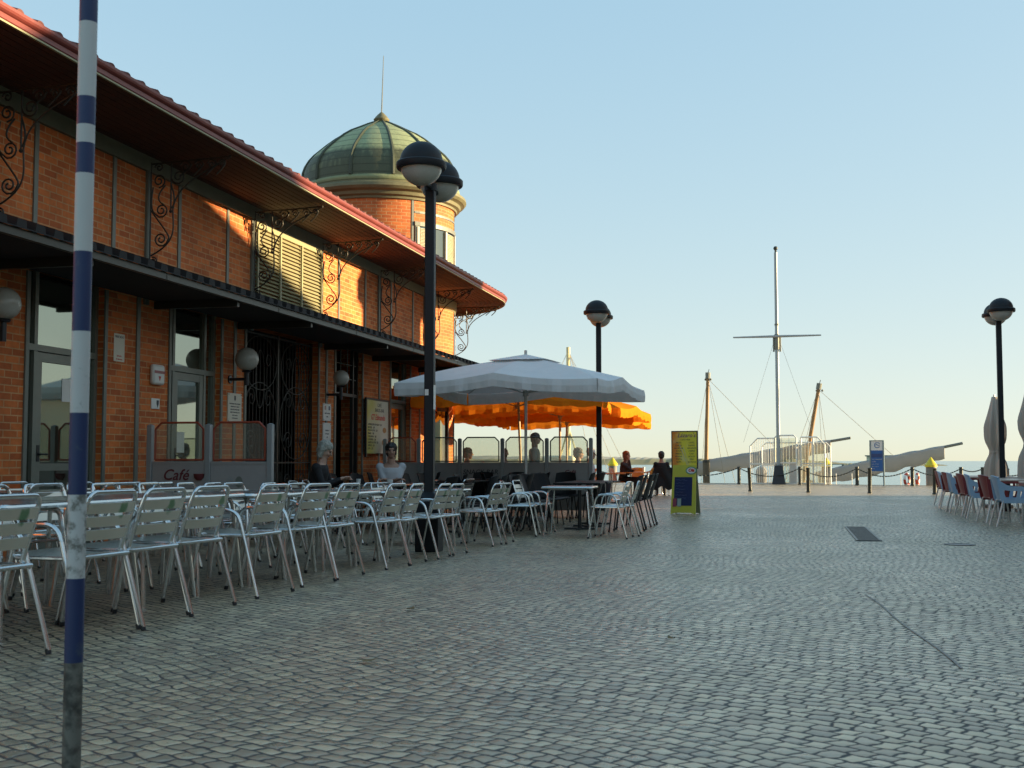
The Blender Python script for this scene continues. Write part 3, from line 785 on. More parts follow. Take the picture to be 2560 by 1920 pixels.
# second rank on the far side of the front tables, facing the plaza
BK = [4.2, 4.85, 5.5, 6.2, 6.85, 7.6, 8.3, 9.0, 9.8, 10.5, 11.5, 12.2, 14.4, 15.0]
for i, y in enumerate(BK):
    AL.put((-4.86 + jit(.07), y + jit(.05), gz(y)), R(jit(7)), 'aluminium armchair facing the plaza, %s from the left behind the front tables' % ORD[i], G1)
for i, y in enumerate([4.4, 5.12, 5.84, 6.56, 7.28, 8.0, 8.72, 9.44, 10.3, 11.02, 12.0, 14.55]):
    TB.put((-4.3 + jit(.02), y, gz(y)), R(jit(1.5)), 'square aluminium table, %s from the left in the front row of tables' % ORD[i], G2)
# second row of tables nearer the building
for i, y in enumerate([5.0, 5.9, 6.9, 7.6, 8.6, 9.3, 10.3, 11.3, 12.0, 13.9, 14.6]):
    (ALP if i % 3 == 1 else AL).put((-5.45 + jit(.06), y + jit(.08), gz(y)), R(180 + jit(9)), 'aluminium armchair with its back to the plaza, %s from the left in the middle row' % ORD[i], G1)
for i, y in enumerate([6.2, 7.1, 8.1, 9.0, 10.0, 11.0, 11.9, 14.2, 15.2]):
    AL.put((-6.75 + jit(.08), y + jit(.08), gz(y)), R(jit(10)), 'aluminium armchair beside the building, %s from the left in the rear row' % ORD[i], G1)
for i, y in enumerate([6.6, 7.5, 8.4, 9.3, 10.2, 11.1, 11.9, 14.3]):
    TB.put((-6.08 + jit(.04), y, gz(y)), R(jit(3)), 'square aluminium table, %s from the left in the row nearer the building' % ORD[i], G2)
# terrace in front of the iron gate and the doorway
for i, (x, y, a) in enumerate([(-6.9, 17.2, 10), (-6.85, 17.95, -6), (-6.95, 18.7, 4), (-5.35, 17.0, 186), (-5.3, 17.7, 176), (-5.2, 18.5, 170)]):
    AL.put((x, y, gz(y)), R(a), 'aluminium armchair %s, %s from the left at the tables before the iron gate' % (('facing the plaza', 'facing the gate')[i > 2], ORD[i % 3]), G1)
for i, (x, y) in enumerate([(-6.1, 16.9), (-6.1, 17.75), (-6.05, 18.55)]):
    TB.put((x, y, gz(y)), R(jit(3)), 'square aluminium table before the iron gate, %s from the left' % ORD[i], G2)
# loose set beside the parasol
for i, (x, y, a) in enumerate([(-3.72, 16.75, 6), (-3.66, 17.4, -4), (-2.42, 16.55, 178), (-2.36, 17.15, 184)]):
    AL.put((x, y, gz(y)), R(a), 'aluminium armchair at the lone table by the black chairs, %s' % ('nearer one facing right', 'farther one facing right', 'nearer one facing left', 'farther one facing left')[i], G1)
TB.put((-3.02, 16.85, gz(16.85)), R(2), 'lone square aluminium table before the black chairs, under the white parasol edge', G2)
# black plastic chairs under the parasols
def shell_chair(name, cat, mat, legmat):
    t = thing(name, 'x', cat)
    def bx(z): return -.16 - .13 * (z - .42) / .42
    MB().slab(lambda u, v: (bx(.45 + .40 * v) + .045 * (2 * u - 1) ** 2, (-.205 + .41 * u) * (1 - .12 * v ** 3), .45 + .40 * v - .02 * (2 * u - 1) ** 2 * v), 10, 8, .012).build('backrest', mat, t)
    MB().slab(lambda u, v: (-.19 + .40 * u, (-.205 + .41 * v), .44 - .02 * sin(pi * u) + .012 * (2 * v - 1) ** 2 - .03 * max(0, u - .85) * 6), 8, 8, .014).build('seat', mat, t)
    for sx, sy, n in ((1, -1, 'front_leg'), (1, 1, 'front_leg'), (-1, -1, 'rear_leg'), (-1, 1, 'rear_leg')):
        b = MB(); top = Vector((sx * .15, sy * .17, .435)); ft = Vector((sx * .2 - (.06 if sx < 0 else 0), sy * .21, 0))
        b.tube([top, ft], .011, 8); b.tube([ft + Vector((0, 0, .03)), ft], .015, 8, mi=1); b.build(n, [legmat, M['black']], t)
    MB().tube(fillet([(-.17, -.2, .6), (-.15, -.2, .425), (.17, -.2, .425), (.17, .2, .425), (-.15, .2, .425), (-.17, .2, .6)], .05, 3), .010, 6).build('frame', legmat, t)
    return t
blkp = mk('black_plastic', (.008, .0085, .010), .48, var=.2, spec=.22)
dleg = mk('dark_chrome', (.04, .04, .04), .4, .4)
BC = Stamp(shell_chair('black_chair', 'chair', blkp, dleg))
def bar_table():
    t = thing('black_table', 'x', 'table')
    MB().box(-.36, .36, -.36, .36, .70, .725).build('tabletop', blkp, t, bevel=.004)
    MB().lathe([(.03, .03), (.03, .70)], 12).build('column', dleg, t)
    MB().box(-.24, .24, -.03, .03, .0, .03).box(-.03, .03, .031, .24, .0, .03).box(-.03, .03, -.24, -.031, .0, .03).build('foot', dleg, t)
    return t
BT = Stamp(bar_table())
GB, GT = 'black chairs under the parasols', 'black tables under the parasols'
k = 0
for i, y in enumerate([18.0, 18.75, 19.5, 20.2]):
    BC.put((-2.45 + jit(.06), y, gz(y)), R(180 + jit(8)), 'black plastic chair facing the building, %s along the open plaza side' % ORD[i], GB)
for i, y in enumerate([18.3, 18.95, 19.7, 20.35]):
    BC.put((-3.95 + jit(.06), y, gz(y)), R(-28 + jit(8)), 'black chair with sky sheen on its backrest, %s facing the plaza behind the loose table' % ORD[i], GB)
for i, y in enumerate([18.4, 19.2, 20.0]):
    BT.put((-3.15, y, gz(y)), R(jit(3)), 'black square table, %s in the row nearest the open plaza' % ORD[i], GT)
for i, (x, y, a) in enumerate([(-4.75, 19.4, 178), (-4.7, 20.05, 184), (-4.65, 21.3, 176), (-4.6, 21.9, 182), (-6.2, 19.0, -10), (-6.15, 19.7, -2), (-6.1, 20.4, 6), (-6.2, 21.1, 0)]):
    BC.put((x, y, gz(y)), R(a + jit(5)), 'black plastic chair in the middle terrace row, %s %s from the left' % (ORD[i % 4], 'facing the building' if i < 4 else 'facing the plaza'), GB)
for i, y in enumerate([19.3, 20.05, 21.6]):
    BT.put((-5.45, y, gz(y)), R(jit(3)), 'black square table in the middle terrace row, %s from the left' % ORD[i], GT)
for i, (x, y, a) in enumerate([(-7.3, 20.3, 0), (-7.25, 21.0, 10), (-6.75, 22.0, 200), (-3.7, 21.6, 180), (-3.6, 22.1, 170)]):
    BC.put((x, y, gz(y)), R(a), 'black plastic chair standing close to the glass screens, %s from the left' % ORD[i], GB)

for i, (x, y, a) in enumerate([(-3.75, 18.0, 0), (-4.3, 19.0, 180), (-5.0, 20.6, 20), (-5.6, 21.9, -80), (-5.0, 21.95, -95), (-6.6, 18.4, -15), (-7.35, 19.4, 5), (-5.3, 18.6, 190), (-4.05, 21.9, -90)]):
    BC.put((x, y, gz(y)), R(a), 'black plastic chair squeezed in under the white parasol, %s counting from the open side' % ORD[i], GB)
for i, (x, y, a) in enumerate([(-4.3, 16.55, 178), (-4.3, 17.15, 184), (-4.25, 17.75, 177), (-4.9, 18.5, 5), (-4.75, 16.0, 172)]):
    BC.put((x, y, gz(y)), R(a), 'black plastic chair just left of the loose aluminium set, %s from the near end' % ORD[i], GB)
BT.put((-5.0, 17.2, gz(17.2)), R(2), 'black square table just left of the loose aluminium set', GT)
# orange terrace behind the screens
orp = mk('orange_plastic', (.62, .22, .03), .4); yel = mk('yellow_plastic', (.70, .42, .05), .4)
ora = shell_chair('orange_chair', 'chair', orp, M['alu']); OC = Stamp(ora)
for i, (x, y, a) in enumerate([(-7.0, 30.2, 0), (-6.9, 31.4, 10), (-5.4, 32.6, 180), (-5.3, 34.6, 0), (-4.6, 37.4, -90), (-4.2, 35.9, 180), (-4.3, 38.3, 190), (-3.3, 38.2, 170), (-5.9, 36.4, 0), (-3.2, 38.9, 175)]):
    OC.put((x, y, gz(y)), R(a), 'orange plastic chair at the sunlit far terrace, %s from the left' % ORD[i], 'orange chairs on the far terrace')
def orange_table():
    t = thing('orange_table', 'x', 'table')
    MB().box(-.38, .38, -.38, .38, .70, .725).build('tabletop', orp, t, bevel=.004)
    MB().lathe([(.03, .02), (.03, .70)], 12).build('column', M['alu'], t); MB().lathe([(.26, 0), (.25, .02), (.04, .035)], 20).build('foot', M['alu'], t)
    return t
OT = Stamp(orange_table())
for i, (x, y) in enumerate([(-7.0, 28.9), (-6.2, 30.8), (-4.7, 32.6), (-4.5, 35.2), (-4.2, 36.8), (-3.9, 38.2)]):
    OT.put((x, y, gz(y)), R(jit(8)), 'orange square table of the far terrace, %s from the near end' % ORD[i], 'orange tables on the far terrace')

# red and blue moulded armchairs on the right
def tub_chair(mat):
    t = thing('plastic_armchair', 'x', 'chair')
    MB().slab(lambda u, v: (-.22 + .44 * u, -.23 + .46 * v, .43 - .025 * sin(pi * u)), 6, 6, .02).build('seat', mat, t)
    MB().slab(lambda u, v: (-.22 - .10 * v + .06 * (2 * u - 1) ** 2, (-.25 + .5 * u), .43 + .39 * v - .03 * (2 * u - 1) ** 2), 8, 6, .02).build('backrest', mat, t)
    for s in (-1, 1):
        # side panel: high at the back, sweeping down to a flat arm, with an opening under it
        up = [(-.29, .76), (-.22, .72), (-.14, .67), (-.04, .645), (.10, .64), (.22, .635), (.25, .60)]
        lo = [(-.20, .60), (-.17, .59), (-.12, .58), (-.04, .575), (.10, .575), (.18, .57), (.20, .55)]
        b = MB(); n = len(up)
        pr = [up[i] for i in range(n)] + [lo[i] for i in reversed(range(n))]
        b.prism(pr, lambda u, v, q: (u, s * (.255 + q), v), .022)
        b.prism([(-.29, .76), (-.20, .60), (-.15, .43), (-.24, .43)], lambda u, v, q: (u, s * (.257 + q), v), .018)
        b.prism([(.25, .60), (.20, .55), (.17, .43), (.24, .43)], lambda u, v, q: (u, s * (.257 + q), v), .018)
        b.prism([(.02, .58), (.07, .58), (.05, .43), (-.01, .43)], lambda u, v, q: (u, s * (.258 + q), v), .016)
        b.prism([(-.24, .46), (.24, .46), (.22, .38), (-.22, .38)], lambda u, v, q: (u, s * (.256 + q), v), .02)
        b.build('side_panel', mat, t)
        MB().tube([(.2, s * .262, .42), (.26, s * .285, 0)], .016, 8).build('front_leg', M['pole_w'], t)
        MB().tube([(-.2, s * .262, .42), (-.31, s * .285, 0)], .016, 8).build('rear_leg', M['pole_w'], t)
    return t
blu = mk('blue_plastic', (.28, .40, .54), .4, var=.12); red = mk('red_plastic', (.20, .026, .028), .4, var=.15)
BL = Stamp(tub_chair(blu)); RD = Stamp(tub_chair(red))
n1 = n2 = 0
for i, (x, y, a) in enumerate([(3.55, 20.9, 2), (3.55, 22.2, 8), (3.5, 23.6, -4), (3.5, 24.7, 6), (3.5, 26.2, 0), (3.55, 27.4, 8), (3.6, 28.6, -6), (3.75, 30.4, 4)]):
    isb = i % 2 == 0
    (BL if isb else RD).put((x, y, gz(y)), R(a), '%s plastic armchair on the plaza side of the red tables, %s from the near end' % (('red', 'blue')[isb], ORD[i]), 'plastic armchairs at the red tables')
for i, (x, y, a) in enumerate([(5.4, 22.2, 180), (5.35, 24.4, 176), (5.3, 26.2, 184), (5.3, 28.8, 180), (5.3, 30.6, 178), (6.1, 27.2, 0)]):
    isb = i % 2 == 1
    (BL if isb else RD).put((x, y, gz(y)), R(a), '%s plastic armchair beyond the red tables, %s from the near end' % (('red', 'blue')[isb], ORD[i]), 'plastic armchairs at the red tables')
def red_table():
    t = thing('red_table', 'x', 'table')
    MB().box(-.58, .58, -.4, .4, .685, .71).build('tabletop', mk('cream_tabletop', (.55, .42, .34), .3), t, bevel=.006)
    MB().box(-.575, .575, -.395, .395, .64, .684).build('skirt', red, t)
    for sx in (-1, 1):
        for sy in (-1, 1): MB().tube([(sx * .52, sy * .34, .64), (sx * .54, sy * .36, 0)], .018, 8).build('leg', M['pole_w'], t)
    return t
RT = Stamp(red_table())
for i, (x, y) in enumerate([(4.4, 21.5), (4.4, 24.0), (4.45, 26.0), (4.45, 28.3), (4.45, 30.2)]):
    RT.put((x, y, gz(y)), R(jit(2)), 'long red table with pale top, %s from the near end' % ORD[i], 'red tables at the right edge')
# small things on tables
def cup(x, y, z, lab, cat, mat, r=.035, h=.09):
    tag(MB().lathe([(r * .8, 0), (r, h * .9), (r, h), (r * .85, h), (r * .7, .01), (1e-5, .008)], 14).build(cat.replace(' ', '_'), mat, loc=(x, y, z)), lab, cat)
cup(-6.2, 16.85, gz(16.85) + .702, 'small white cup on the table before the white haired person', 'cup', M['white'])
cup(-6.0, 17.7, gz(17.7) + .702, 'white sugar bowl on the table of the woman in white', 'bowl', M['white'], .05, .07)
cup(-4.3, 36.7, gz(30) + .727, 'pale glass on the orange table beside the red haired woman', 'glass', M['white'], .04, .14)
cup(-4.05, 38.1, gz(30) + .727, 'small cup on the orange table by the man in black', 'cup', M['white'], .04, .1)

# ------------------------------------------------------------------ lamp posts
def lamp_post():
    t = thing('street_lamp', 'x', 'street lamp')
    MB().box(-.055, .055, -.055, .055, .62, 4.05).build('post', M['lampblack'], t, bevel=.01)
    MB().box(-.135, .135, -.135, .135, 0, .6).add([(-.135, -.135, .601), (.135, -.135, .601), (.135, .135, .601), (-.135, .135, .601), (-.055, -.055, .66), (.055, -.055, .66), (.055, .055, .66), (-.055, .055, .66)], [(0, 1, 5, 4), (1, 2, 6, 5), (2, 3, 7, 6), (3, 0, 4, 7)]).build('base', M['lampblack'], t, bevel=.012)
    b = MB(); b.tube([(-.42, 0, 4.06), (.42, 0, 4.06)], .03, 10); b.lathe([(.075, 4.02), (.075, 4.1), (1e-5, 4.11)], 14)
    b.build('cross_arm', M['lampblack'], t)
    for s in (-1, 1):
        c = (s * .44, 0, 4.2); q = .235
        hd = MB(); pr = [(q * 1.16, -.035), (q * 1.2, -.02), (q * 1.2, .03), (q * 1.14, .045), (q * 1.03, .05)] + [(q * 1.03 * cos(a), .05 + q * .93 * sin(a)) for a in [R(10 * k) for k in range(1, 9)]] + [(1e-5, .05 + q * .93)]
        hd.lathe(pr, 36, c); h = hd.build('lamp_hood', M['lampblack'], t)
        MB().lathe([(1e-5, -q * .92)] + [(q * 1.0 * cos(a), q * .92 * sin(a)) for a in [R(-80 + 10 * k) for k in range(8)]] + [(q * 1.0, -.02)], 36, c).build('globe', M['globe'], h)
        h.parent = t
    return t
LP = Stamp(lamp_post())
for (x, y, rz, lab) in ((-4.0, 13.2, 93, 'tall black twin globe lamp post rising among the aluminium chairs'), (-3.95, 25.56, 94, 'black twin globe lamp post behind the white parasol'), (4.41, 27.1, 88, 'black twin globe lamp post among the red tables')):
    o = LP.put((x, y, gz(y)), R(rz), lab, 'twin globe lamp posts on the plaza')
    o.scale = (1, 1, 1.034 if y < 20 else 1)
st = thing('pole_sticker', 'torn white paper stickers on the near black lamp post', 'sticker', (-4.0, 13.2, gz(13.2)), R(93))
MB().box(-.048, .05, -.0575, -.0562, 1.62, 1.90).build('sheet', M['white'], st, smooth=False)
MB().box(-.0572, -.0562, -.0, .045, 1.78, 1.85).build('sheet', M['white'], st, smooth=False)

def wall_lamp(y, z, r, lab):
    t = thing('wall_lamp', lab, 'wall lamp', (FX, y, z), 0, 'globe lamps on the hall wall')
    b = MB(); b.tube([(0, 0, -.27), (.02, 0, -.27)], .06, 12); b.tube([(.02, 0, -.27), (.27, 0, -.27)], .022, 8)
    b.build('arm', M['black'], t)
    MB().tube([(.27, 0, -.36), (.27, 0, -r + .02)], .032, 10).lathe([(.06, -r - .0), (.075, -r + .02), (.06, -r + .03)], 14, (.27, 0, 0)).build('stem', M['black'], t)
    MB().ball((.27, 0, .02), r, 28).build('globe', M['globe'], t)
wall_lamp(10.5, 2.48, .165, 'white globe wall lamp cut by the left edge of the photo')
wall_lamp(16.05, 2.38, .17, 'large white globe wall lamp left of the iron gate')
wall_lamp(19.82, 2.36, .14, 'white globe wall lamp right of the iron gate')

# ------------------------------------------------------------------ things on the wall
def wall_plate(name, lab, cat, y, z, w, h, mat, lines=(), d=.02, bolts=False, group=None):
    t = thing(name, lab, cat, (FX + .001, y, z), 0, group)
    MB().box(0, d, -w / 2, w / 2, -h / 2, h / 2).build('plate', mat, t, bevel=.003)
    for (s, sz, yy, zz, m) in lines: text_obj('lettering', s, sz, m, t, (d + .001, yy, zz), (R(90), 0, R(90)))
    if bolts:
        for sy in (-1, 1):
            for sz in (-1, 1): MB().ball((d, sy * (w / 2 - .02), sz * (h / 2 - .02)), .008, 8).build('bolt', M['strip'], t)
    return t
ink = M['ink']
wall_plate('notice', 'white paper notice pinned on brick between the two left doors', 'notice', 12.98 + .1, 2.30, .24, .34, M['plaque'], [('MERCADO', .04, 0, .13, ink), ('horario', .035, 0, -.10, M['inkred']), ('de abertura', .03, 0, -.14, M['inkred'])], .004)
ab = thing('alarm_box', 'white and red alarm siren box on the brick pier', 'alarm', (FX, 13.94, 2.03))
MB().box(0, .07, -.14, .14, -.13, .13).build('case', M['white'], ab, bevel=.03)
MB().box(.07, .074, -.13, .13, .015, .05).build('band', mk('alarm_red', (.30, .06, .06), .4), ab, bevel=.001)
MB().prism([(-.03, -.02), (.03, -.02), (0, -.08)], lambda u, v, q: (.0705 + q, u, v), .003).build('emblem', M['inkred'], ab)
pl = wall_plate('small_plate', 'small white enamel plate with a badge on the brick', 'plate', 13.95, 1.66, .2, .135, M['white'], (), .012)
MB().prism([(.02, .045), (.075, .045), (.075, 0), (.047, -.05), (.02, 0)], lambda u, v, q: (.0125 + q, u, v), .002).build('badge', ink, pl, smooth=False)
txt = ['INAUGURADO PELA CAMARA', 'MUNICIPAL DE OLHAO', 'MERCADOS MUNICIPAIS', 'OBRA DE REMODELACAO', 'COM O APOIO', 'DO PROGRAMA']
pq = wall_plate('plaque', 'stone plaque with an engraved crest left of the iron gate', 'plaque', 16.2, 1.70, .44, .43, M['plaque'], [(s, .026, 0, .06 - .042 * i, ink) for i, s in enumerate(txt)], .018, True)
MB().prism([(-.02, .18), (.02, .18), (.025, .13), (0, .1), (-.025, .13)], lambda u, v, q: (.0185 + q, u, v), .002).build('crest', ink, pq, smooth=False)
pq = wall_plate('plaque', 'upper white plaque with two coloured emblems right of the gate', 'plaque', 19.82, 1.78, .36, .30, M['white'], [('UNIAO EUROPEIA', .03, 0, -.02, ink), ('FEDER', .03, 0, -.08, ink)], .018, True)
MB().box(.0185, .0205, .06, .13, .04, .11).build('emblem', mk('emblem_blue', (.10, .12, .2), .5), pq, smooth=False)
MB().box(.0185, .0205, -.13, -.06, .04, .11).build('emblem', mk('emblem_pink', (.5, .3, .25), .5), pq, smooth=False)
wall_plate('plaque', 'lower white plaque with small lettering right of the gate', 'plaque', 19.82, 1.43, .36, .33, M['white'], [('MUNICIPIO', .032, 0, .03, ink), ('DE OLHAO', .032, 0, -.03, ink), ('1998', .03, 0, -.09, ink)], .018, True)
# yellow cafe menu banner
t = NT('menu_banner'); p = t.coord(); sp = t.node('SeparateXYZ'); t.link(p, sp.inputs[0])
g_ = t.step(sp.outputs[1], -.55, .35)
c = t.mix(g_, (.52, .46, .05), (.62, .60, .50)); c = t.mix(t.step(t.noise(p, 1.6, 2), .4, .8), c, (.50, .52, .42))
t.set(c, .45)
bn = thing('menu_banner', 'yellow and white cafe menu banner hung beside the doorway', 'sign', (FX + .06, 22.3, 1.6))
MB().box(0, .025, -.62, .62, -.53, .5).build('panel', t.mat, bn, smooth=False)
MB().box(-.01, .03, -.66, -.621, -.6, .54).box(-.01, .03, .621, .66, -.6, .54).box(-.01, .03, -.62, .62, .501, .54).build('frame', M['frame_d'], bn, smooth=False)
rt = (R(90), 0, R(90))
text_obj('lettering', 'CAFÉ', .10, ink, bn, (.026, .1, .41), rt); text_obj('lettering', 'SNACK-BAR', .10, ink, bn, (.026, .1, .31), rt)
text_obj('lettering', 'GT Edmundo', .15, M['inkred'], bn, (.026, .02, .17), rt, shear=.25, bold=.004)
for i, s in enumerate(['HAMBURGUER NO PRATO  3,50', 'BITOQUE   5,00', 'PREGO NO PAO   2,50', 'BIFANA    2,00', 'TOSTA MISTA   2,00', 'CACHORRO   1,80', 'SANDES DE ATUM   2,20', 'OMELETE   4,50', 'SOPA    1,20']):
    text_obj('lettering', s, .055, ink, bn, (.026, -.56, .03 - .058 * i), rt, 'LEFT')
for cz, q in ((-.07, .09), (-.31, .12)):
    MB().prism([(.4 + q * 1.2 * cos(a), cz + q * .6 * sin(a)) for a in [2 * pi * k / 14 for k in range(14)]], lambda u, v, w_: (.0255 + w_, u, v), .002).build('food_picture', mk('food_brown', (.45, .22, .07), .6), bn)
# papers on the door glass
tag(MB().box(FX - .116, FX - .113, 14.72, 14.95, 1.04, 1.32).build('paper_notice', M['white'], smooth=False), 'white paper notice taped inside the second glass door', 'notice')
tag(MB().box(FX - .116, FX - .113, 12.1, 12.35, 1.6, 1.86).build('paper_notice', M['white'], smooth=False), 'white paper notice taped on the left glass door', 'notice')

# ------------------------------------------------------------------ windbreak screens
def screen(lab, x, y, wid, framemat, words, group, left_post=False):
    g0 = gz(y); t = thing('windbreak_panel', lab, 'windbreak', (x, y, g0), 0, group)
    zb = .93 - g0 + .0
    for px in ((0, wid) if left_post else (wid,)):
        MB().box(px - .035, px + .035, -.035, .035, 0, 1.48).add([(px - .035, -.035, 1.481), (px + .035, -.035, 1.481), (px + .035, .035, 1.481), (px - .035, .035, 1.481), (px, 0, 1.50)], [(0, 1, 4), (1, 2, 4), (2, 3, 4), (3, 0, 4)]).build('post', M['greypost'], t, bevel=.006)
    MB().box(.04, wid - .04, -.015, .015, .12, 1.0).box(.04, wid - .04, -.022, .022, 1.0, 1.03).build('board', M['greyboard'], t, smooth=False)
    MB().tube(fillet([(.07, 0, 1.05), (.07, 0, 1.43), (.15, 0, 1.51), (wid - .15, 0, 1.51), (wid - .07, 0, 1.43), (wid - .07, 0, 1.05), (.07, 0, 1.05)], .01, 2), .013, 8).build('frame', framemat, t)
    MB().prism([(.075, 1.055), (.075, 1.43), (.15, 1.505), (wid - .15, 1.505), (wid - .075, 1.43), (wid - .075, 1.055)], lambda u, v, q: (u, -.003 + q, v), .006).build('pane', M['glass'], t, smooth=False)
    for (s, sz, xx, zz, m, sh) in words: text_obj('lettering', s, sz, m, t, (xx, -.0235, zz), (R(90), 0, 0), shear=sh, bold=.002)
    return t
maroon = mk('maroon_lettering', (.13, .02, .025), .6)
GS1, GS2 = 'red framed windbreaks beside the left door', 'windbreaks along the cafe terrace'
s1 = screen('red framed glass windbreak with the word Café on its board, next to the wall', -7.74, 13.58, .79, M['redframe'], [('Café', .19, .36, .86, maroon, .3), ('SNACK-BAR', .09, .42, .66, maroon, 0)], GS1, True)
MB().lathe([(.03, .80), (.06, .83), (.07, .88), (.065, .88), (1e-5, .86)], 16, (.68, -.02, 0)).build('cup_picture', maroon, s1)
s2 = screen('red framed glass windbreak standing farther from the wall, figures on its board', -6.95, 13.58, .82, M['redframe'], [], GS1)
for xx, m in ((.3, 'greypost'), (.42, 'strip')):
    MB().prism([(xx + .05 * cos(a), .78 + .07 * sin(a)) for a in [2 * pi * k / 12 for k in range(12)]], lambda u, v, q: (u, -.0185 + q, v), .002).build('figure_picture', M[m], s2)
xsr = [-7.72, -7.03, -6.2, -5.35, -4.48, -3.63]
wds = [[], [], [('SNACK BAR', .13, .42, .84, ink, .15)], [], [('Café', .12, .45, .84, maroon, .3)]]
for i in range(5):
    screen('glass windbreak of the cafe terrace, %s from the building' % ORD[i], xsr[i], 22.48, xsr[i + 1] - xsr[i], M['strip'] if i else M['redframe'], wds[i], GS2, i == 0)
# ------------------------------------------------------------------ parasols
def parasol(lab, name, x, y, rz, s, zr, za, val, cmat, pmat, group=None, wave=0, vent=True, r=.028, lean=0):
    """square parasol: eight ribs, hanging valance; s = side, zr = rim height, za = apex height"""
    g0 = gz(y); t = thing(name, lab, 'parasol', (x, y, g0), R(rz), group); h = s / 2
    rim = [(-h, -h), (0, -h), (h, -h), (h, 0), (h, h), (0, h), (-h, h), (-h, 0)]
    def rp(k, u):       # rib k at radius fraction u
        cx, cy = rim[k % 8]; drop = .13 * (k % 2 == 0) * u * u * u
        z = za - (za - zr) * (u * .93 + .07 * u * u) - drop
        return Vector((cx * u, cy * u, z))
    b = MB(); N, Q = 8, 10
    u0 = .16 if vent else .02
    for k in range(8):
        for i in range(N):
            for j in range(Q):
                def pt(i, j):
                    u = u0 + (1 - u0) * i / N; p = rp(k, u).lerp(rp(k + 1, u), j / Q); sag = sin(pi * j / Q)
                    p.z -= .05 * u * sag; return p
                b.add([pt(i, j), pt(i, j + 1), pt(i + 1, j + 1), pt(i + 1, j)], [(0, 1, 2, 3)])
    if vent:
        for k in range(8): b.add([rp(k, .3) + Vector((0, 0, .035)), rp(k + 1, .3) + Vector((0, 0, .035)), Vector((0, 0, za + .05))], [(0, 1, 2)])
    b.build('canopy', cmat, t, ang=16)
    b = MB(); n = 24; rv = random.Random(int(x * 100))
    for k in range(8):
        a0, a1 = rp(k, 1), rp(k + 1, 1); out = Vector((a0.y - a1.y, a1.x - a0.x, 0)).normalized() * -1
        row = []
        for j in range(n + 1):
            q = a0.lerp(a1, j / n); sag = sin(pi * j / n); q.z -= .05 * sag
            w = .022 * sin(j * .9 + k) * sag + .012 * sin(j * 1.7 + 2 * k)
            ln = val * (1 + wave * (.3 * abs(sin(pi * j / 6 + k)) - .15)) * (1 - .06 * sag)
            row.append([q + out * .012, q + out * (.03 + w * .5) - Vector((0, 0, ln * .5)), q + out * (.02 + w) - Vector((0, 0, ln))])
        for j in range(n):
            for i in range(2): b.add([row[j][i], row[j + 1][i], row[j + 1][i + 1], row[j][i + 1]], [(0, 1, 2, 3)])
    b.build('valance', cmat, t, ang=60)
    if lean: pts = [(lean, 0, .05), (0, 0, za + .1)]
    else: pts = [(0, 0, .05), (0, 0, za + .12)]
    MB().tube(pts, r, 12).build('pole', pmat, t)
    hub = zr - .25
    MB().lathe([(r + .004, hub - .05), (r + .025, hub - .04), (r + .025, hub + .04), (r + .004, hub + .05)], 12).build('hub', pmat, t)
    for k in range(8):
        e = rp(k, .62); e.z -= .03
        rb = MB().tube([rp(k, .05) - Vector((0, 0, .02)), rp(k, .5) - Vector((0, 0, .02)), rp(k, .985) - Vector((0, 0, .012))], .011, 6).build('rib', pmat, t)
        MB().tube([Vector((0, 0, hub)), e], .009, 6).build('strut', pmat, rb)
    MB().box(-.3 + lean, .3 + lean, -.3, .3, 0, .07).build('base', M['pbase'], t, bevel=.01)
    return t
parasol('large open grey white parasol shading the black chairs', 'grey_parasol', -4.52, 20.78, -5.5, 3.5, 2.50, 2.90, .22, M['umb'], M['pole_w'], r=.026)
GP = 'orange parasols over the far terrace'
parasol('orange parasol nearest to the white one, over the cafe terrace', 'orange_parasol', -5.9, 26.2, 6, 4.0, 2.52, 3.0, .22, M['orange'], M['pole_o'], GP, .5, False, .03, .12)
parasol('orange parasol in the middle of the far terrace', 'orange_parasol', -5.75, 30.6, -4, 4.0, 2.45, 2.95, .22, M['orange'], M['pole_o'], GP, .5, False, .03)
parasol('orange parasol farthest out, its right corner glowing in sunlight', 'orange_parasol', -6.3, 34.6, 0, 4.4, 2.40, 2.95, .24, M['orange'], M['pole_o'], GP, .5, False, .03)
parasol('orange parasol close to the corner tower', 'orange_parasol', -9.6, 33.4, 4, 3.8, 2.45, 2.95, .24, M['orange'], M['pole_o'], GP, .5, False, .03)

